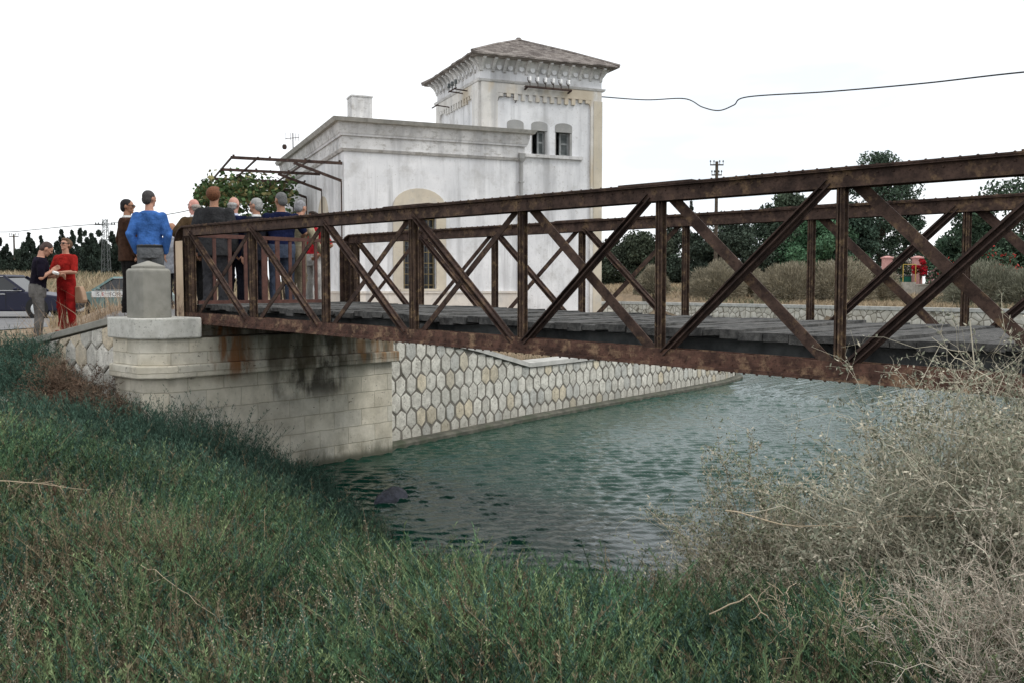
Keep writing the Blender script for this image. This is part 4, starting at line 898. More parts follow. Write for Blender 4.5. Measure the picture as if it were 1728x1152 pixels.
# rock on the left and half sunk rock in the water
def rock(name, label, loc, r3, m, seed, rz=0):
    rg = np.random.default_rng(seed); b = MB(); b.ell((0, 0, 0), *r3, 16, 11); V = np.array(b.v); d = unit(rg.normal(size=(9, 3))); cut = .55 + .3 * rg.random(9)
    U = V / np.array(r3)
    for k in range(9): pr_ = U @ d[k]; U -= np.where(pr_ > cut[k], pr_ - cut[k], 0)[:, None] * d[k]
    b.v = [tuple(v) for v in U * np.array(r3)]; o = b.build(name, m, bevel=.01); o.location = loc; o.rotation_euler = (0, 0, rz); return tag(o, label, 'rock')
M['rockp'] = mat('pale_rock', (.30, .28, .25), (.45, .43, .40), 5, .9, .8, 30, c3=(.18, .17, .15), c3s=4, bdist=.03)
M['rockd'] = mat('dark_wet_rock', (.03, .033, .045), (.085, .09, .12), 9, .6, .8, 30, bdist=.03)
rock('rock', 'pale rough rock in the brush at the left edge', (3.75, 12.0, 1.22), (.42, .3, .22), M['rockp'], 1, .4)
rock('rock', 'dark grey rock half sunk in the water by the bank', (7.38, 8.85, -.03), (.36, .20, .19), M['rockd'], 2, .2)

# ---- dry grass of fields and verges (uncountable)
def dry_field(name, label, x, y, Hm, wd_, seed, c0=(.30, .235, .145), vary=.35):
    rg = np.random.default_rng(seed); n = len(x); z = height(x, y); Hh = Hm * (.5 + .8 * rg.random(n)); P = np.stack([x, y, z - .03], 1); ln = rg.normal(0, .35, (n, 2)); T = P + np.concatenate([ln * Hh[:, None], Hh[:, None]], 1)
    m2 = (P + T) / 2 + np.concatenate([-ln * Hh[:, None] * .2, np.zeros((n, 1))], 1); sd = unit(np.cross(T - P, rg.normal(size=(n, 3)))) * wd_ / 2
    v = np.stack([P - sd, P + sd, m2 + sd * .8, T, m2 - sd * .8], 1).reshape(-1, 3); i = np.arange(n)[:, None] * 5; q = np.concatenate([i + 0, i + 1, i + 2, i + 4], 1); t = np.concatenate([i + 4, i + 2, i + 3], 1)
    cl = np.array(c0)[None] * (1 - vary + 2 * vary * rg.random(n))[:, None]; gr = (np.sin(x * .35) * np.sin(y * .4) > .35)[:, None] & (rg.random((n, 1)) < .6); cl = np.where(gr, np.array([.12, .125, .075]) * (.7 + .6 * rg.random((n, 1))), cl)
    o = mesh_np(name, v, q, t, np.repeat(cl, 5, 0), M['leaf']); return tag(o, label, 'grass', kind='stuff')
def wedge(n, D0, D1, a0, a1, seed):
    rg = np.random.default_rng(seed); D = D0 + (D1 - D0) * rg.random(n); a = a0 + (a1 - a0) * rg.random(n); X_ = D * a; return X_ * CR[0] + D * CD[0], X_ * CR[1] + D * CD[1]
def land(x, y, mrg=.8):
    ins, db, dw = basin(x, y); return ~ins & (dw > mrg)
x, y = wedge(46000, 38, 80, .05, .62, 41); k = land(x, y); dry_field('dry_grass', 'tan dry grass on the flat beyond the far quay', x[k], y[k], .30, .04, 42, (.34, .27, .18))
x, y = wedge(22000, 58, 100, -.62, -.12, 43); dry_field('dry_grass', 'tan dry grass on the rise behind the parked cars', x, y, .6, .08, 44, (.33, .27, .18))
x, y = wedge(5000, 15.5, 19, -.56, -.40, 45); k = (x < 5.5) | (y > 16); k &= (np.abs(y - 15.6) < 1.3) & (x > 3); dry_field('dry_grass', 'thin tan grass stalks along the road edge by the wing wall', x[k][:170], y[k][:170], .6, .010, 46, (.34, .25, .17))
x = 5.95 + 2.2 * np.random.default_rng(3).random(1500) ** 1.3; y = 13.4 + 3.2 * np.random.default_rng(4).random(1500); dry_field('dry_grass', 'dry brown grass on the shoulder of the bridge approach', x, y, .22, .008, 52, (.30, .22, .15))
x, y = wedge(900, 22, 27, -.50, -.36, 47); dry_field('dry_grass', 'tall tan grass in front of the green car', x, y, .35, .02, 48, (.32, .25, .16))
x, y = wedge(9000, 16, 27, -.02, .14, 49); k = land(x, y, .5) & (y > 12.9) & (x < 25); dry_field('dry_grass', 'short brown grass between the hexagon wall and the building', x[k], y[k], .14, .01, 50, (.25, .18, .12))

# ---- trees
def tree(name, label, loc, h, rad, seed, c=(.035, .055, .032), trunk=.25, crown0=.25, nl=9000, leaf=(.30, .14), blobs=26, group=None, cat='tree', shape='round', cols2=None, bare=False):
    rg = np.random.default_rng(seed); root = thing(name, label, cat, loc, 0, group); o = np.array(loc, float)
    tb = MB(); tb.tube([(0, 0, -.3), (rg.normal(0, .1), rg.normal(0, .1), h * .35), (rg.normal(0, .25), rg.normal(0, .25), h * .72)], [trunk * h * .09, trunk * h * .065, trunk * h * .02], 8)
    ctr = []
    for k in range(blobs):
        if shape == 'cone': t = rg.random(); z = h * (crown0 + (1 - crown0) * t); r = rad * (1 - t) ** .75 * rg.random() ** .5; br_ = rad * (.42 * (1 - t) + .10)
        elif shape == 'flat': t = rg.random() ** .6; z = h * (crown0 + (.95 - crown0) * t); r = rad * rg.random() ** .5; br_ = rad * .3
        else: t = rg.random(); z = h * (crown0 + (.93 - crown0) * t); prof = math.sin(math.pi * min(1, max(.08, (t * .78 + .2)))) ** .6; r = rad * prof * rg.random() ** .45; br_ = rad * (.22 + .2 * rg.random())
        a = rg.random() * 6.283; ctr.append((r * math.cos(a), r * math.sin(a), z, br_))
        if k < 12 and shape != 'cone': tb.tube([(0, 0, h * .3), (r * .4 * math.cos(a), r * .4 * math.sin(a), h * .3 + (z - h * .3) * .55), (r * math.cos(a), r * math.sin(a), z)], [.02 * h * trunk * 2, .013 * h * trunk * 2, .004 * h], 5)
    tb.build('trunk', M['bark'], root)
    ctr = np.array(ctr); k = rg.integers(0, blobs, nl); d = unit(rg.normal(size=(nl, 3))); rr_ = rg.random(nl) ** .42; C = ctr[k, :3] + d * (ctr[k, 3] * rr_)[:, None] * np.array([1, 1, .8 if shape != 'cone' else 1.5])
    bt = (.62 + .7 * rg.random(blobs))[k]; D = unit(rg.normal(size=(nl, 3)) + (np.array([0, 0, 1.4]) if shape == 'cone' else np.array([0, 0, -.3]))); V = VB(); v, f = leaves(C + o, D, leaf[0] * (.6 + .8 * rg.random(nl)), leaf[1] * (.6 + .8 * rg.random(nl)), rg)
    cl = np.array(c)[None] * (1.35 if shape == 'cone' else 1.9) * (bt * (.6 + .8 * rg.random(nl)))[:, None]
    if cols2 is not None: mm = rg.random(nl) < cols2[1]; cl[mm] = np.array(cols2[0]) * (.7 + .6 * rg.random(mm.sum()))[:, None]
    V.add(v, f, np.repeat(cl, 4, 0)); V.build('crown', M['leaf'], root, tuple(o)); return root
def gz_(p): return float(height(np.array([p[0]]), np.array([p[1]]))[0])
def at_px(px, D): x, y, _ = CAMP(px, 485, D); return x, y
ORD = ['first', 'second', 'third', 'fourth', 'fifth', 'sixth', 'seventh', 'eighth', 'ninth', 'tenth', 'eleventh', 'twelfth', 'thirteenth', 'fourteenth', 'fifteenth', 'sixteenth', 'seventeenth', 'eighteenth', 'nineteenth', 'twentieth', 'twenty first', 'twenty second', 'twenty third', 'twenty fourth', 'twenty fifth']
CYP = sorted([2, 14, 30, 41, 52, 62, 71, 84, 98, 106, 115, 124, 131, 138, 147, 156, 169, 179, 190, 203, 216, -14, 305, 292, 232])
def cyp_label(k, px, top): return '%s dark cypress, %s from the left in the row behind the cars' % ('tall' if top < 399 else ('short' if top > 412 else 'middling'), ORD[CYP.index(px)])
# cypresses: pixel column, top row
G3 = 'dark cypress trees in a row beyond the parked cars'
for k, (px, top, wd_) in enumerate([(2, 406, 1.0), (14, 415, .9), (30, 425, 1.0), (41, 411, 1.1), (52, 396, .9), (62, 424, 1.1), (71, 402, .9), (84, 420, 1.2), (98, 408, 1.2), (106, 391, .9), (115, 403, .9), (124, 391, 1.0), (131, 416, 1.1), (138, 390, .9), (147, 392, 1.1), (156, 397, 1.2), (169, 390, 1.3), (179, 410, 1.1), (190, 396, 1.2), (203, 402, 1.1), (216, 412, 1.1), (-14, 412, 1.2), (305, 425, 1.2), (292, 430, 1.2), (232, 414, 1.3)]):
    D = 100 + 9 * math.sin(k * 2.4); x, y = at_px(px, D); z0 = gz_((x, y)) - .4; h = 2.63 + (486 - top) / 1564 * D - z0
    tree('cypress_tree', cyp_label(k, px, top), (x, y, z0), h, wd_ * 1.25, 100 + k, (.022, .032, .024), .12, .05, 4200, (.38, .12), 30, G3, shape='cone')
# lower dark trees filling between the cypresses
for k, (px, top, r_) in enumerate([(20, 440, 4), (60, 436, 4), (95, 432, 4.5), (130, 425, 5), (165, 420, 5), (198, 425, 5)]):
    x, y = at_px(px, 112); z0 = gz_((x, y)) - .4; h = 2.63 + (486 - top) / 1564 * 112 - z0
    tree('bushy_tree', 'low dark bushy tree behind the cypress row, %s from the left' % ORD[k], (x, y, z0), h, r_, 140 + k, (.024, .034, .025), .2, .0, 3500, (.5, .25), 22, 'low dark trees behind the cypresses')
# trees on the right, beyond the far field
RT = [(1055, 408, 100, 4.0, 'low dark bushy tree just right of the white tower', (.028, .036, .024)), (1095, 392, 98, 3.6, 'dark rounded tree, second to the right of the tower', (.03, .038, .025)), (1140, 388, 102, 3.4, 'dark narrow crowned tree left of the utility pole', (.026, .034, .024)),
      (1178, 398, 95, 3.0, 'dark low tree at the foot of the utility pole', (.026, .036, .026)), (1232, 372, 92, 4.6, 'wide dark tree just right of the utility pole', (.024, .033, .024)), (1290, 345, 94, 4.4, 'tall dark evergreen left of the eucalyptus group', (.026, .038, .026)),
      (1335, 322, 92, 3.4, 'tall feathery eucalyptus with hanging foliage', (.04, .055, .036)), (1385, 372, 88, 3.5, 'bright green bushy tree between the two tall eucalyptus', (.035, .07, .038)), (1480, 254, 92, 4.3, 'tallest eucalyptus, rising above the top chord on the right', (.034, .052, .036)),
      (1430, 340, 90, 3.2, 'dark tree leaning against the left of the tallest eucalyptus', (.026, .042, .03)), (1525, 330, 93, 2.2, 'leafy tree at the right flank of the tallest eucalyptus', (.032, .052, .036)), (1600, 405, 78, 2.2, 'small dark green tree in the gap right of the pink gateposts', (.03, .055, .034)),
      (1650, 368, 74, 3.2, 'dark green tree behind the red flowering bush', (.026, .045, .028)), (1720, 300, 70, 4.2, 'big dark tree at the right edge above the flowering bush', (.03, .048, .03)), (1690, 400, 66, 3.0, 'dense dark tree under the big one at the right edge', (.022, .036, .022))]
for k, (px, top, D, r_, lab, c) in enumerate(RT):
    x, y = at_px(px, D); z0 = gz_((x, y)) - .2; h = 2.63 + (486 - top) / 1564 * D - z0; tall = k in (6, 8)
    tree('eucalyptus_tree' if tall else 'broadleaf_tree', lab, (x, y, z0), h, r_, 200 + k, c, .25, .05, 15000 if r_ > 3 else 8000, (.34, .17), 40 if not tall else 60, None)
x, y = at_px(1165, 97); z0 = gz_((x, y)); tree('spire_tree', 'thin dark spire of a tree poking above the far top chord', (x, y, z0), 2.63 + (486 - 345) / 1564 * 97 - z0, .9, 230, (.028, .035, .025), .15, .3, 900, (.4, .15), 16, shape='cone')
M['core'] = mat('twig_core', (.10, .09, .06), (.16, .14, .10), 3, .95)
# pale dry shrub domes in the field
G4 = 'rounded grey tan shrubs in the field beyond the quay'
for k, (px, D, wm, hm, lab) in enumerate([(1101, 63, 1.5, 2.3, 'smallest rounded tan shrub, nearest the building'), (1208, 60, 2.1, 2.3, 'middle sized rounded tan shrub by the white car'), (1330, 57, 2.2, 2.7, 'left half of the big pair of rounded tan shrubs'), (1415, 57, 2.9, 3.1, 'largest rounded tan shrub in the middle of the field'), (1478, 58, 1.8, 2.1, 'rounded tan shrub left of the pink gateposts'), (1670, 48, 2.6, 2.5, 'rounded grey green shrub at the right, below the red flowers'), (1740, 46, 2.2, 2.3, 'rounded grey green shrub cut by the right edge'), (1270, 62, 1.6, 1.7, 'low tan shrub between the two larger ones')]):
    x, y = at_px(px, D); z0 = gz_((x, y)); rg = np.random.default_rng(300 + k); n = 15000; root = thing('tan_shrub', lab, 'shrub', (x, y, z0), 0, G4)
    d = unit(rg.normal(size=(n, 3))); d[:, 2] = np.abs(d[:, 2]); lump = 1 + .13 * np.sin(d[:, 0] * 5 + k) * np.sin(d[:, 1] * 4 + 2 * k) + .07 * np.sin(9 * d[:, 0] + 7 * d[:, 2]); rr_ = (.62 + .4 * rg.random(n) ** .6) * lump
    wm *= .78 + .06 * (k % 3); hm *= .80 + .07 * ((k * 2) % 3); C = np.array([x, y, z0]) + d * np.array([wm, wm, hm]) * rr_[:, None]; D_ = unit(d * np.array([1, 1, 1.4]) + rg.normal(size=(n, 3)) * .35); v, f = leaves(C, D_, .30 * (.6 + .8 * rg.random(n)), .028, rg)
    cb = np.array([.27, .24, .175]) if k not in (5, 6) else np.array([.19, .19, .14]); cl = cb[None] * (.65 + .8 * rg.random(n))[:, None]; V = VB(); V.add(v, f, np.repeat(cl, 4, 0)); V.build('foliage', M['leaf'], root, (x, y, z0))
    b = MB(); b.ell((0, 0, 0), wm * .62, wm * .62, hm * .62, 12, 8); b.build('twig_core', M['core'], root)
# red flowering bushes
for k, (px, py, D, r_, h_, lab) in enumerate([(1553, 450, 68, .48, 2.6, 'bright red bougainvillea beside the right pink gatepost'), (1660, 436, 62, 2.6, 3.0, 'dark bush speckled with red flowers at the right'), (1512, 440, 71, .9, 3.0, 'pale blossomed bush behind the left pink gatepost'), (1592, 462, 66, 1.3, 2.0, 'low leafy bush with pink blossoms behind the low wall')]):
    x, y = at_px(px, D); z0 = gz_((x, y)); c2 = [((.45, .015, .03), .8), ((.42, .05, .04), .13), ((.55, .5, .45), .4), ((.45, .25, .25), .3)][k]
    tree('flowering_bush', lab, (x, y, z0), 2.63 + (485 - py + 14) / 1564 * D - z0, r_, 320 + k, (.03, .05, .03), .2, .25 if k else .5, 2500, (.2, .14), 16, None, 'bush', cols2=c2)

# vine on the pergola
vn = thing('grape_vine', 'leafy green grape vine growing over the pergola beside the white building', 'vine', BW(-1.0, 6.5, 1.6))
rg = np.random.default_rng(77); b = MB(BW(-1.0, 6.5, 1.6)); 
for k in range(6):
    a = Vector(BW(-.5 - .1 * k, 6.3 + .1 * k, 1.5)); c_ = Vector(BW(-1.0 - .3 * k, 5.2 + .5 * k, 5.8)); mid = a.lerp(c_, .5) + Vector((.2 * math.sin(k), .15 * math.cos(k), .2)); b.tube([a, mid, c_], [.04, .03, .02], 6)
b.build('stems', M['bark'], vn)
n = 3000; t_ = -3.2 + 2.8 * rg.random(n); r_ = 3.9 + 4.6 * rg.random(n) ** .8; zz = 5.80 + rg.normal(0, .15, n) - .5 * rg.random(n) ** 3
edge = np.abs(t_ + 1.8) / 1.7; zz -= .35 * edge ** 3 * rg.random(n); lump = np.sin(t_ * 4.1) * np.sin(r_ * 2.3); zz += .14 * lump
kk = rg.random(n) < .34; zz[kk] = 5.6 - 1.7 * rg.random(kk.sum()) ** 1.2 * np.exp(-((t_[kk] + 1.4) / 1.1) ** 2); 
c_, s_ = math.cos(BA_), math.sin(BA_); Cw = np.stack([BX[0] + t_ * c_ - r_ * s_, BX[1] + t_ * s_ + r_ * c_, zz], 1)
D_ = unit(rg.normal(size=(n, 3)) * np.array([1, 1, .5])); v, f = leaves(Cw, D_, .17 * (.6 + .7 * rg.random(n)), .15 * (.6 + .7 * rg.random(n)), rg)
cl = np.where((rg.random(n) < .22)[:, None], np.array([.22, .20, .09]), np.array([.075, .125, .05])) * (.55 + .8 * rg.random(n))[:, None]; V = VB(); V.add(v, f, np.repeat(cl, 4, 0)); V.build('foliage', M['leaf'], vn, BW(-1.0, 6.5, 1.6))

# ================================================================ POLES AND WIRES
def pole(px, D, top, lab, r=.13, arms=2):
    x, y = at_px(px, D); z0 = gz_((x, y)); h = 2.63 + (486 - top) / 1564 * D - z0; t = thing('utility_pole', lab, 'pole', (x, y, z0), R(-47.6)); b = MB(); b.tube([(0, 0, -.2), (0, 0, h)], [r, r * .75], 10); b.build('shaft', M['bark'], t)
    for k in range(arms):
        z = h - .25 - k * .75; s = .5 if k == 0 else .38; b = MB(); b.beam((-s, 0, z), (s, 0, z), .09, .09); am = b.build('crossarm', M['bark'], t)
        for q in (-1, -.45, .45, 1):
            b = MB(); b.tube([(q * s * .95, 0, z + .05), (q * s * .95, 0, z + .2), (q * s * .95, 0, z + .21), (q * s * .95, 0, z + .34)], [.02, .02, .06, .04], 6); b.build('insulator', M['frame_dark'], am)
    return t
pole(1207, 70, 276, 'tall wooden utility pole with two short crossarms right of the tower', .15)
pole(26, 100, 397, 'distant wooden pole with one crossarm at the far left', .11, 1)
x, y = at_px(180, 90); z0 = gz_((x, y)); h = 2.63 + (486 - 372) / 1564 * 90 - z0; py_ = thing('lattice_pylon', 'slim steel lattice pylon above the cypress row', 'pylon', (x, y, z0), R(-47.6))
b = MB(); 
for sx in (-1, 1):
    for sy in (-1, 1): b.beam((sx * .38, sy * .38, -.2), (sx * .17, sy * .17, h), .05, .05)
for k in range(14):
    za, zb_ = h * k / 14, h * (k + 1) / 14; wa, wb = .38 - .21 * k / 14, .38 - .21 * (k + 1) / 14; s = 1 if k % 2 else -1
    for sy in (-1, 1): b.beam((-wa * s, sy * wa, za), (wb * s, sy * wb, zb_), .03, .03); b.beam((sy * wa, -wa * s, za), (sy * wb, wb * s, zb_), .03, .03)
b.build('lattice_mast', M['frame_dark'], py_)
b = MB(); b.beam((-1.0, 0, h - .55), (1.0, 0, h - .55), .07, .07)
for q in (-.9, -.65, .65, .9): b.tube([(q, 0, h - .5), (q, 0, h - .32)], .07, 6)
b.build('crossarm', M['frame_dark'], py_)
def wire(lab, pts, r, sub=10, sag=0):
    P = [Vector(p) for p in pts]; out_ = []
    for i in range(len(P) - 1):
        p0 = P[max(i - 1, 0)]; p1, p2 = P[i], P[i + 1]; p3 = P[min(i + 2, len(P) - 1)]
        for k in range(sub): t = k / sub; q = .5 * ((2 * p1) + (p2 - p0) * t + (2 * p0 - 5 * p1 + 4 * p2 - p3) * t * t + (3 * p1 - p0 - 3 * p2 + p3) * t ** 3); q.z -= sag * 4 * t * (1 - t); out_.append(q)
    out_.append(P[-1]); b = MB(tuple(P[0])); b.tube(out_, r, 5); o = b.build('overhead_wire', M['black'], None); o.location = tuple(P[0]); tag(o, lab, 'wire')
wire('slack black overhead wire running from the tower to the upper right', [BW(T1 + .05, Y0 + .05, 8.38), CAMP(1090, 169, 29), CAMP(1155, 167, 28), CAMP(1185, 181, 27), CAMP(1213, 187, 26), CAMP(1238, 178, 25.5), CAMP(1262, 164, 25), CAMP(1400, 155, 23), CAMP(1560, 141, 21), CAMP(1730, 122, 19), CAMP(2100, 90, 15)], .018)
wire('thin grey wire hung from the pylon across the sky to the left', [CAMP(-60, 390, 100), CAMP(10, 392, 98), CAMP(58, 388, 96), CAMP(120, 382, 92), CAMP(180, 378, 90)], .035)
wire('thin grey wire hung from the pylon towards the pergola', [CAMP(180, 378, 90), CAMP(260, 366, 70), CAMP(330, 352, 55), BW(-2.8, 7.5, 5.9)], .03)

# ================================================================ far gate and low walls
M['pink'] = mat('pink_render', (.50, .26, .24), (.58, .33, .30), 3, .9, .2, 20)
for k, px in enumerate((1496, 1547)):
    x, y = at_px(px, 70); z0 = gz_((x, y)); t = thing('gatepost', ['left pink rendered gatepost beyond the field', 'right pink rendered gatepost next to the red flowers'][k], 'gatepost', (x, y, z0), R(-47.6), 'pink gateposts'); b = MB(); b.box(-.30, .30, -.3, .3, -.3, 2.63 + 48 / 1564 * 70 - z0); b.build('shaft', M['pink'], t, bevel=.02)
    zz = 2.63 + 48 / 1564 * 70 - z0; b = MB(); b.loft([[(sx * w_, sy * w_, z) for sx, sy in ((-1, -1), (1, -1), (1, 1), (-1, 1))] for z, w_ in ((zz + .002, .36), (zz + .08, .36), (zz + .2, .1))]); b.build('cap', M['pink'], t)
x, y = at_px(1521, 70.3); z0 = gz_((x, y)); t = thing('green_gate', 'green sheet metal gate between the pink gateposts', 'gate', (x, y, z0), R(-47.6)); M['green'] = mat('green_sheet', (.015, .13, .085), (.02, .17, .11), 3, .6); zz = 2.63 + 20 / 1564 * 70 - z0
b = MB(); 
for k in range(16): b.box(-.82 + k * .104, -.82 + k * .104 + .09, -.02 + .01 * (k % 2), .02 + .01 * (k % 2), .1, zz)
b.build('sheet', M['green'], t); b = MB(); b.box(-.84, .84, -.05, -.021, .08, .16); b.box(-.84, .84, -.05, -.021, zz - .08, zz); b.build('gate_rails', M['frame_dark'], t)
x, y = at_px(1527, 67); z0 = gz_((x, y)); t = thing('yellow_pipe_frame', 'thin yellow pipe frame in front of the green gate', 'frame', (x, y, z0), R(-47.6)); M['yellow'] = mat('yellow_paint', (.40, .28, .05), (.46, .33, .08), 3, .6); zz = 2.63 + 38 / 1564 * 67 - z0
b = MB(); b.tube([(-.15, 0, 0), (-.15, 0, zz)], .035, 6); b.build('upright', M['yellow'], t); b = MB(); b.tube([(-.15, 0, zz), (.75, 0, zz)], .03, 6); b.build('top_bar', M['yellow'], t); b = MB(); b.tube([(.75, 0, 0), (.75, 0, zz)], .035, 6); b.build('upright', M['yellow'], t)
x, y = at_px(1556, 63); z0 = gz_((x, y)); t = thing('block_wall', 'low broken concrete block wall in front of the pink gateposts', 'wall', (x, y, z0), R(-47.6)); M['block'] = mat('concrete_blocks', (.25, .24, .21), (.38, .36, .32), 4, .95, .5, 12)
b = MB(); b.box(-1.4, -.5, -.15, .15, -.3, .85); b.box(-.49, 1.5, -.15, .15, -.3, .62); b.build('blocks', M['block'], t); b = MB(); b.box(-.5, 2.6, -.2, .2, .625, .72); b.build('capping', M['block'], t)

# ================================================================ CARS
def car(lab, loc, rz, paint, L=4.3, Hh=1.42, banner=None, driver=False):
    t = thing('parked_car', lab, 'car', loc, rz); W2 = .82; h = L / 2
    sill = .22; 
    lower = [(-h, .35), (-h + .02, .70), (-h + .12, .86), (-h + .75, .90), (h - 1.35, .88), (h - .15, .72), (h, .58), (h, .32), (h - .25, .22), (-h + .25, .22)]
    b = MB(); n = len(lower); rings = []
    for y_, s in ((-W2, .93), (-W2 + .04, 1), (-W2 * .4, 1.01), (W2 * .4, 1.01), (W2 - .04, 1), (W2, .93)): rings.append([(x * (.99 if abs(y_) > .8 else 1), y_, .5 + (z - .5) * s) for x, z in lower])
    b.loft(rings); b.build('body', paint, t, bevel=.03, smooth=False)
    r0, r1, f1, f0 = -h + .55, -h + 1.05, h - 1.95, h - 1.25       # base rear, roof rear, roof front, base front
    gl = [(r0, .89), (r1, Hh - .05), (f1, Hh - .05), (f0, .88)]
    b = MB(); b.loft([[(r0, y, .88), (r1, y * .84, Hh - .055), (f1, y * .84, Hh - .055), (f0, y, .87)] for y in (-W2 + .05, W2 - .05)]); b.build('glasshouse', M['glass'], t)
    b = MB(); b.loft([[(r1 - .08, -.69, Hh - .07), (f1 + .08, -.69, Hh - .07), (f1 + .05, .69, Hh - .07), (r1 - .05, .69, Hh - .07)], [(r1, -.60, Hh), (f1, -.60, Hh), (f1, .60, Hh), (r1, .60, Hh)]]); b.build('roof', paint, t, bevel=.02)
    for s in (-1, 1):
        q = W2 - .035; b = MB()
        for (xa, za), (xb, zb_) in (((f0 + .02, .88), (f1 + .02, Hh - .05)), ((r0 - .02, .89), (r1 - .02, Hh - .05)), (((f1 + r1) / 2 + .05, .88), ((f1 + r1) / 2 + .02, Hh - .05))): b.beam((xa, s * q, za), (xb, s * (W2 - .12), zb_), .04, .075, up=(1, 0, 0)); b.build('window_pillar', paint, t); b = MB()
        b = MB(); b.beam((f0 - .05, s * (W2 - .01), .895), (r0 + .05, s * (W2 - .01), .905), .03, .025); b.beam((f1, s * (W2 - .135), Hh - .065), (r1, s * (W2 - .135), Hh - .065), .02, .02); b.build('window_trim', M['chrome'], t)
        for x_ in (.25, -.75): b = MB(); b.box(x_ - .09, x_ + .09, s * (W2 + .012) - .012, s * (W2 + .012) + .012, .77, .80); b.build('door_handle', M['chrome'], t)
        b = MB(); b.box(.35 - .006, .35 + .006, s * W2 - .004, s * W2 + .004, .3, .86); b.box(-.65, -.64, s * W2 - .004, s * W2 + .004, .3, .86); b.build('door_gap', M['black'], t)
        b = MB(); b.ell((f0 - .22, s * (W2 + .08), .95), .06, .09, .06, 8, 6); b.build('wing_mirror', paint, t)
        b = MB(); b.box(h - .14, h + .01, s * .62 - .16, s * .62 + .16, .56, .68); b.build('headlight', M['hub'], t, bevel=.02)
        for xw in (h - .82, -h + .80):
            b = MB(); b.prism([(xw + .37 * math.cos(a), .32 + .37 * math.sin(a)) for a in np.linspace(0, 2 * math.pi, 21)[:-1]], 'y', s * (W2 - .12), s * (W2 + .006)); b.build('wheel_arch', M['black'], t)
            b = MB(); b.prism([(xw + .30 * math.cos(a), .30 + .30 * math.sin(a)) for a in np.linspace(0, 2 * math.pi, 25)[:-1]], 'y', s * (W2 - .15), s * (W2 + .02)); wl = b.build('wheel', M['tyre'], t, bevel=.02)
            b = MB(); b.ell((xw, s * (W2 + .018), .30), .20, .03, .20, 16, 8); b.build('hub_cap', M['hub'], wl, smooth=True)
    b = MB(); b.box(h - .05, h + .05, -.78, .78, .33, .47); b.build('bumper', M['black'], t, bevel=.03); b = MB(); b.box(-h - .05, -h + .05, -.78, .78, .35, .5); b.build('bumper', M['black'], t, bevel=.03)
    return t
def paint(name, c): 
    return mat(name, tuple(x * .9 for x in c), tuple(x * 1.1 for x in c), 2, .38, spec=.4)
rt = R(-47.6)     # local +x then points to image right
x, y = at_px(14, 31); car('dark navy blue saloon car cut by the left edge behind the man in black', (x, y, gz_((x, y)) + .02), rt + R(0), paint('navy_paint', (.006, .007, .026)), 4.35)
x, y = at_px(198, 35); cz = gz_((x, y)) + .02; car2 = car('pale blue green hatchback with a white banner on its door, behind the woman in red', (x, y, cz), rt + R(196), paint('pale_green_paint', (.13, .21, .20)), 4.0, 1.40)
bn = MB(); W2 = .82; 
M['banner'] = mat('banner_white', (.72, .72, .70), rough=.7); bn.box(-.85, .78, W2 + .008, W2 + .014, .64, .86); bno = bn.build('banner', M['banner'], car2)
M['ink'] = mat('banner_ink', (.05, .05, .07), rough=.8); M['ink_red'] = mat('banner_red_ink', (.45, .10, .12), rough=.8)
def text(s, size, loc, rot, m, parent, name='lettering', ext=.001, align='LEFT'):
    cu = bpy.data.curves.new(name, 'FONT'); cu.body = s; cu.size = size; cu.extrude = ext; cu.align_x = align; ob = bpy.data.objects.new(name, cu); COL.objects.link(ob); dg = bpy.context.evaluated_depsgraph_get(); me = bpy.data.meshes.new_from_object(ob.evaluated_get(dg)); bpy.data.objects.remove(ob); me.name = name
    o = bpy.data.objects.new(name, me); COL.objects.link(o); me.materials.clear(); me.materials.append(m); o.parent = parent; o.location = loc; o.rotation_euler = rot; return o
text('S', .2, (.60, W2 + .016, .68), (R(90), 0, R(180)), M['ink'], bno); text('E', .2, (.44, W2 + .016, .68), (R(90), 0, R(180)), M['ink_red'], bno); text('FORUM', .2, (.18, W2 + .016, .68), (R(90), 0, R(180)), M['ink'], bno)
x, y = at_px(1150, 150); car('small distant white car between the tan shrubs', (x, y, gz_((x, y)) + .7), rt + R(150), paint('white_paint', (.7, .7, .7)), 4.2)

# ================================================================ PEOPLE
SKIN = mat('skin', (.42, .22, .15), (.50, .27, .19), 8, .55, spec=.3); SKIN_D = mat('tanned_skin', (.30, .15, .09), (.36, .19, .12), 8, .55); 
def cloth(name, c, v=.25): return mat(name, tuple(x * (1 - v) for x in c), tuple(x * (1 + v) for x in c), 6, .92, 1, 9, spec=.08, bdist=.05, c3=tuple(x * .45 for x in c), c3s=4, c3lo=.52, c3hi=.72)
def remesh(b, name, m, parent, vox, sm=2):
    o = b.build(name, m, parent); md = o.modifiers.new('r', 'REMESH'); md.mode = 'VOXEL'; md.voxel_size = vox; md.use_smooth_shade = True
    if sm: s_ = o.modifiers.new('s', 'SMOOTH'); s_.iterations = sm; s_.factor = .5
    dg = bpy.context.evaluated_depsgraph_get(); me = bpy.data.meshes.new_from_object(o.evaluated_get(dg)); old = o.data; o.modifiers.clear(); o.data = me; bpy.data.meshes.remove(old); me.name = name
    if not me.materials: me.materials.append(m)
    me.polygons.foreach_set('use_smooth', [True] * len(me.polygons)); return o
def oval(z, rx, ry, cy=0, cx=0, n=18, p=2.4):
    o_ = []
    for i in range(n):
        a = 2 * math.pi * i / n; c, s = math.cos(a), math.sin(a); o_.append(Vector((cx + rx * math.copysign(abs(c) ** (2 / p), c), cy + ry * math.copysign(abs(s) ** (2 / p), s), z)))
    return o_
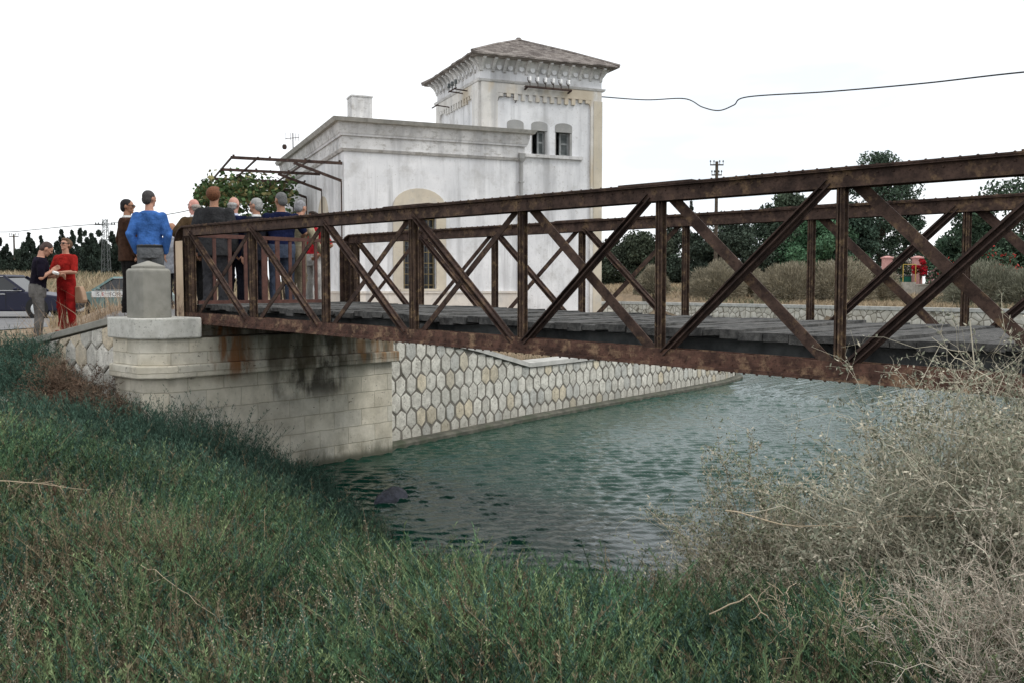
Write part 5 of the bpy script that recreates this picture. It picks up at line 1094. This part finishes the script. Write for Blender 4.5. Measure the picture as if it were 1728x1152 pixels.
def person(lab, loc, face, h=1.75, top=('shirt', (.1, .1, .1)), legs=(.05, .05, .06), hair='short', hairc=(.03, .025, .02), skin=None, arms=None, lean=0, yaw=0, nod=0, fat=1.0, glasses=None, sleeve='long', collar=None, bag=None, held=None, feet=.1, shoe=(.02, .018, .015), stance=0, belt=False):
    t = thing('person', lab, 'person', loc, R(-47.6) + R(face)); k = h / 1.75; t.scale = (k, k, k); skin = skin or SKIN; A = R(lean); Yw = R(yaw); Nd = R(nod)
    def body(v):          # lean forward from the hips
        v = Vector(v)
        if v.z > .95 and A: v = Matrix.Rotation(-A, 3, 'X') @ (v - Vector((0, 0, .95))) + Vector((0, 0, .95))
        return v
    def head(v):
        v = Vector(v) - Vector((0, 0, 1.52)); v = Matrix.Rotation(Yw, 3, 'Z') @ Matrix.Rotation(-Nd, 3, 'X') @ v; return body(v + Vector((0, 0, 1.52)))
    arms = arms or {}
    L = arms.get('L', ((-.27, -.03, 1.14), (-.27, .05, .88))); Rr = arms.get('R', ((.27, -.03, 1.14), (.27, .05, .88)))
    fx = feet
    hips = [(-.09, 0, .93), (.09, 0, .93)]; knees = [(-fx - .005, .02 + stance, .50), (fx + .005, .02 - stance, .50)]; ank = [(-fx - .01, -.02 + stance, .08), (fx + .01, -.02 - stance, .08)]
    # --- body, one continuous surface
    b = MB()
    b.loft([[body(v) for v in oval(z, rx * fat, ry * fat, cy)] for z, rx, ry, cy in ((.86, .150, .10, 0), (.95, .162, .108, 0), (1.05, .150, .100, 0), (1.18, .150, .102, .005), (1.30, .168, .108, .005), (1.40, .170, .098, 0), (1.45, .12, .075, -.01), (1.48, .06, .055, -.01))])
    b.capsule((0, -.012, 1.42), (0, .0, 1.56), .062, .056, f=head if False else body)
    b.ell((0, .005, 1.655), .074, .094, .100, f=head); b.ell((0, .030, 1.595), .055, .064, .062, f=head)       # skull, jaw
    b.ell((0, .098, 1.635), .014, .020, .024, 8, 6, f=head); b.ell((0, .085, 1.672), .045, .016, .010, 10, 5, f=head); b.ell((0, .088, 1.592), .024, .012, .008, 8, 5, f=head); b.ell((0, .075, 1.553), .024, .02, .018, 8, 5, f=head)
    for s in (-1, 1): b.ell((s * .077, .0, 1.64), .012, .022, .032, 8, 6, f=head); b.ell((s * .036, .074, 1.625), .02, .02, .018, 8, 5, f=head)
    for sgn, (e_, w_) in ((-1, L), (1, Rr)):
        sh = (sgn * .178 * fat, 0, 1.40); E_, W_ = body(e_), body(w_); b.capsule(body(sh), E_, .050, .040); b.capsule(E_, W_, .040, .026)
        d = (W_ - E_).normalized(); side = d.cross(Vector((sgn * 1., .2, 0)));
        if side.length < .1: side = d.cross(Vector((0, 1, 0)))
        side.normalize(); nrm = d.cross(side)
        pc = W_ + d * .055; b.capsule(W_ + d * .01 - side * .018, pc - side * .026, .018, .017, 8); b.capsule(W_ + d * .01 + side * .018, pc + side * .026, .018, .017, 8); b.capsule(W_, pc, .022, .02, 8)
        for j, (o_, ln) in enumerate(((-.033, .066), (-.011, .076), (.011, .072), (.033, .058))):
            r_ = pc + side * o_ + d * .01; m1 = r_ + d * ln * .55 + nrm * .010 * -sgn; m2 = m1 + d * ln * .45 + nrm * .024 * -sgn; b.capsule(r_, m1, .0095, .0088, 7); b.capsule(m1, m2, .0088, .0075, 7)
        th_ = W_ + d * .02 + side * .03; b.capsule(th_, th_ + (d * .6 + side * .75).normalized() * .045, .012, .010, 7); q_ = th_ + (d * .6 + side * .75).normalized() * .045; b.capsule(q_, q_ + d * .028, .010, .008, 7)
    for i in (0, 1): b.capsule(hips[i], knees[i], .078 * fat, .055); b.capsule(knees[i], ank[i], .055, .036); b.capsule(ank[i], (ank[i][0], ank[i][1] + .13, .045), .038, .03)
    remesh(b, 'body', skin, t, .0085, 1)
    # --- trousers
    lm = cloth('trouser_cloth', legs)
    b = MB(); g = .020
    b.loft([oval(z, rx * fat + g, ry * fat + g) for z, rx, ry in ((.80, .145, .10), (.90, .158, .108), (.98, .158, .104), (1.03, .150, .098))])
    for i in (0, 1): b.capsule(hips[i], knees[i], .095 * fat, .076); b.capsule(knees[i], (ank[i][0], ank[i][1], .13), .076, .064); b.capsule((ank[i][0], ank[i][1], .15), (ank[i][0], ank[i][1] + .01, .085), .064, .066)
    for i in (0, 1):      # creases at knee and hem
        for zz_ in (.12, .17, .47, .55): x_ = ank[i][0] if zz_ < .4 else knees[i][0]; y_ = ank[i][1] if zz_ < .4 else knees[i][1]; b.capsule((x_ - .05, y_ - .03, zz_), (x_ + .05, y_ + .04, zz_ + .03), .03, .028, 8)
    remesh(b, 'trousers', lm, t, .013, 2)
    for i in (0, 1):
        b = MB(); p = ank[i]; b.loft([[Vector((p[0] + u * w_, p[1] + v_, z_)) for u, v_ in ((-1, -.06), (1, -.06), (1.1, .10), (.7, .19), (-.7, .19), (-1.1, .10))] for z_, w_ in ((.0, .042), (.035, .046), (.08, .036))]); b.build('shoe', cloth('shoe_leather', shoe, .1), t, bevel=.012)
    if belt:
        b = MB(); rg_ = [oval(z, .158 * fat + g_, .104 * fat + g_) for z, g_ in ((.955, .026), (.985, .026), (.985, .018), (.955, .018))]; b.loft(rg_ + [rg_[0]], cap=False); b.build('belt', M['black'], t)
    # --- top
    kind, tcol = top; tm = cloth('top_cloth', tcol); b = MB(); g = .016 if kind != 'jacket' else .030; bot = {'shirt': .985, 'polo': .90, 'jacket': .80, 'blouse': .86}[kind]
    rows = [(bot, .162 + (.02 if kind == 'jacket' else .0), .108, 0), (.98, .160, .106, 0), (1.06, .150, .102, 0), (1.18, .152, .104, .005), (1.30, .170, .110, .005), (1.40, .172, .100, 0), (1.445, .125, .080, -.01), (1.475, .070, .066, -.01)]
    rows = [r for i, r in enumerate(rows) if i == 0 or r[0] > bot + .02]
    b.loft([[body(v) for v in oval(z, rx * fat + g, ry * fat + g, cy)] for z, rx, ry, cy in rows])
    for sgn, (e_, w_) in ((-1, L), (1, Rr)):
        sh = (sgn * .175 * fat, 0, 1.395); sr = g + (.0 if sleeve == 'long' else .004); b.capsule(body(sh), body(e_) if sleeve == 'long' else body(Vector(sh).lerp(Vector(e_), .85)), .052 + sr, (.046 + sr) if sleeve == 'long' else .058)
        if sleeve == 'long': E_, W_ = body(e_), body(w_); b.capsule(E_, E_.lerp(W_, .93), .045 + sr, .034 + sr * .7); m_ = E_.lerp(body(sh), .12); b.capsule(m_ - Vector((.03, .02, .01)), m_ + Vector((.03, .02, .02)), .045, .045, 8)
    for q in range(5):    # soft folds
        a = q * 1.3 + h * 7; b.capsule(body((.13 * fat * math.cos(a), .085 * fat * math.sin(a), 1.02 + .05 * q)), body((.15 * fat * math.cos(a + .6), .095 * fat * math.sin(a + .6), 1.12 + .05 * q)), .024, .022, 8)
    remesh(b, {'shirt': 'shirt', 'polo': 'polo_shirt', 'jacket': 'jacket', 'blouse': 'blouse'}[kind], tm, t, .013, 2)
    if collar:
        b = MB(); rg_ = [[body(v) for v in oval(z, rx, ry, -.008, 0, 14, 2)] for z, rx, ry in ((1.462, .078, .074), (1.508, .066, .064), (1.508, .058, .056), (1.462, .066, .062))]; b.loft(rg_ + [rg_[0]], cap=False); b.build('collar', cloth('collar_cloth', collar, .05), t, smooth=True)
    # --- hair
    if hair:
        hm = mat('hair', tuple(c * .7 for c in hairc), tuple(c * 1.3 for c in hairc), 60, .75, .6, 120, bdist=.004); b = MB()
        if hair in ('short', 'full'):
            b.ell((0, -.012, 1.678), .080, .096, .090, f=head); b.ell((0, -.045, 1.63), .075, .062, .075, f=head)
            if hair == 'full': b.ell((0, -.03, 1.66), .096, .100, .10, f=head); b.ell((0, .03, 1.735), .07, .06, .035, f=head)
        elif hair == 'fringe': b.ell((0, -.045, 1.632), .0795, .066, .047, f=head); b.ell((0, -.05, 1.60), .066, .05, .05, f=head)
        remesh(b, 'hair', hm, t, .009, 1)
    if glasses:
        b = MB(); g_ = [head(v) for v in ((-.08, .01, 1.665), (-.058, .098, 1.662), (0, .112, 1.662), (.058, .098, 1.662), (.08, .01, 1.665))]; b.tube(g_, .004, 5)
        if glasses == 'sun':
            for s in (-1, 1): b.ell((s * .034, .103, 1.655), .029, .008, .020, 10, 6, f=head)
        b.build('sunglasses' if glasses == 'sun' else 'glasses', M['black'], t)
    else:
        for s in (-1, 1): b = MB(); b.ell((s * .032, .090, 1.655), .012, .007, .007, 8, 5, f=head); b.build('eye', M['black'], t)
    return t
def pxp(px, D, zc): x, y, _ = CAMP(px, 400, D); return (x, y, zc)
GZ = 2.225
def place(px, D, z=GZ): x, y = at_px(px, D); return (x, y, z if z is not None else gz_((x, y)) + .02)
HIPS_L, HIPS_R = ((-.255, -.05, 1.13), (-.19, .06, .88)), ((.255, -.05, 1.13), (.19, .06, .88))
person('man in brown jacket and sunglasses, left of the man in blue', place(218, 14.6), -50, 1.77, ('jacket', (.055, .028, .018)), (.02, .018, .018), 'short', (.012, .01, .01), SKIN_D, yaw=-35, glasses='sun', collar=(.6, .6, .58))
person('man in a bright blue shirt and grey trousers, back turned, hands at his pockets', place(255, 13.6), 8, 1.80, ('shirt', (.055, .15, .42)), (.13, .135, .14), 'short', (.05, .045, .045), SKIN, {'L': HIPS_L, 'R': HIPS_R}, yaw=-35, fat=1.0, belt=True)
person('short balding man in a pale grey suit facing the others, partly behind the bridge end', place(293, 17, 2.1), 168, 1.70, ('jacket', (.30, .31, .34)), (.03, .03, .04), 'fringe', (.05, .04, .03), SKIN_D, nod=8, collar=(.5, .5, .55))
person('bald man with glasses in an olive brown jacket looking left, beside the bridge end', place(330, 14.5), 60, 1.77, ('jacket', (.085, .055, .03)), (.03, .03, .03), 'fringe', (.32, .28, .25), mat('pink_skin', (.55, .27, .22), rough=.5), glasses='thin', collar=(.65, .65, .65), arms={'L': ((-.30, .05, 1.22), (-.10, .22, 1.18)), 'R': ((.27, -.03, 1.14), (.2, .2, 1.1))})
person('tallest man with reddish hair in a dark grey jacket, back to the camera', place(364, 14.0), -5, 1.90, ('jacket', (.040, .040, .042)), (.05, .05, .055), 'full', (.14, .055, .025), SKIN_D, fat=1.15)
person('man with bald crown and grey fringe in a navy jacket', place(397, 14.3), -15, 1.78, ('jacket', (.012, .016, .05)), (.02, .02, .03), 'fringe', (.35, .35, .34), mat('rosy_skin', (.50, .27, .21), rough=.5), collar=(.5, .55, .7))
person('grey haired man in sunglasses and dark suit looking left', place(434, 14.2), 75, 1.75, ('jacket', (.015, .016, .022)), (.02, .022, .03), 'short', (.30, .30, .29), SKIN, glasses='sun', collar=(.7, .7, .7))
person('grizzled man in a navy polo shirt leaning towards the rail, back to the camera', place(476, 14.35), 20, 1.85, ('polo', (.010, .014, .045)), (.06, .075, .11), 'short', (.12, .12, .12), SKIN_D, sleeve='short', yaw=30, fat=1.15, arms={'R': ((.34, .02, 1.18), (.32, .26, 1.10)), 'L': ((-.28, .02, 1.15), (-.2, .24, 1.12))})
person('man in a beige shirt and khaki trousers leaning on the barrier', place(500, 14.7), -30, 1.78, ('shirt', (.36, .32, .22)), (.24, .20, .14), 'short', (.22, .22, .23), SKIN, lean=10, arms={'R': ((.28, .08, 1.15), (.20, .34, 1.02)), 'L': ((-.28, .0, 1.13), (-.2, .22, .98))})
person('person in a red top standing behind the barrier, head hidden by the chord', place(530, 15.6), 150, 1.66, ('polo', (.42, .02, .03)), (.45, .44, .42), 'full', (.03, .02, .015), SKIN_D, sleeve='short', arms={'L': ((-.36, -.05, 1.16), (-.18, .08, .98)), 'R': ((.36, -.05, 1.16), (.18, .08, .98))})
pm = place(63, 16.0, None); p11 = person('man in black shirt and grey cargo trousers bending towards the woman in red', (pm[0], pm[1], pm[2]), -62, 1.80, ('polo', (.010, .008, .016)), (.13, .125, .12), 'short', (.06, .04, .035), SKIN, sleeve='short', lean=8, nod=28, fat=1.1, arms={'R': ((.26, .03, 1.13), (.19, .18, 1.27)), 'L': ((-.25, .03, 1.13), (-.12, .20, 1.18))}, shoe=(.1, .09, .08))
pw = place(112, 16.4, None); person('woman in a red blouse and red trousers with folded arms and sunglasses', (pw[0], pw[1], pw[2]), 165, 1.68, ('blouse', (.36, .022, .018)), (.25, .012, .012), 'full', (.12, .07, .04), SKIN, sleeve='short', glasses='sun', nod=-8, yaw=0, arms={'L': ((-.26, .08, 1.14), (.10, .23, 1.12)), 'R': ((.26, .08, 1.12), (-.10, .20, 1.08))}, shoe=(.3, .05, .04))
# what they carry
c_ = Vector(CAMP(94, 461, 15.85)); b = MB(tuple(c_)); b.box(c_.x - .05, c_.x + .05, c_.y - .03, c_.y + .03, c_.z - .02, c_.z + .02); o = b.build('notepad', M['white'], None, bevel=.005); o.location = tuple(c_); o.rotation_euler = (.5, .2, .3); tag(o, 'small white notepad held by the man in the black shirt', 'notepad')
M['bag'] = mat('tan_leather', (.30, .19, .12), (.36, .24, .16), 6, .6); bc = Vector(CAMP(133, 497, 16.4)); t = thing('shoulder_bag', 'tan leather shoulder bag hanging at the side of the woman in red', 'bag', tuple(bc), R(-47.6) + R(-25))
b = MB(); b.loft([[(x, y, z) for x, y in ((-w_, -.05), (w_, -.05), (w_, .05), (-w_, .05))] for z, w_ in ((-.16, .15), (-.1, .17), (.05, .13), (.14, .08))]); b.build('pouch', M['bag'], t, bevel=.025); b = MB(); b.tube([(-.07, 0, .12), (-.10, 0, .3), (-.15, .0, .48), (-.17, .02, .62)], .011, 6); b.build('strap', M['bag'], t)
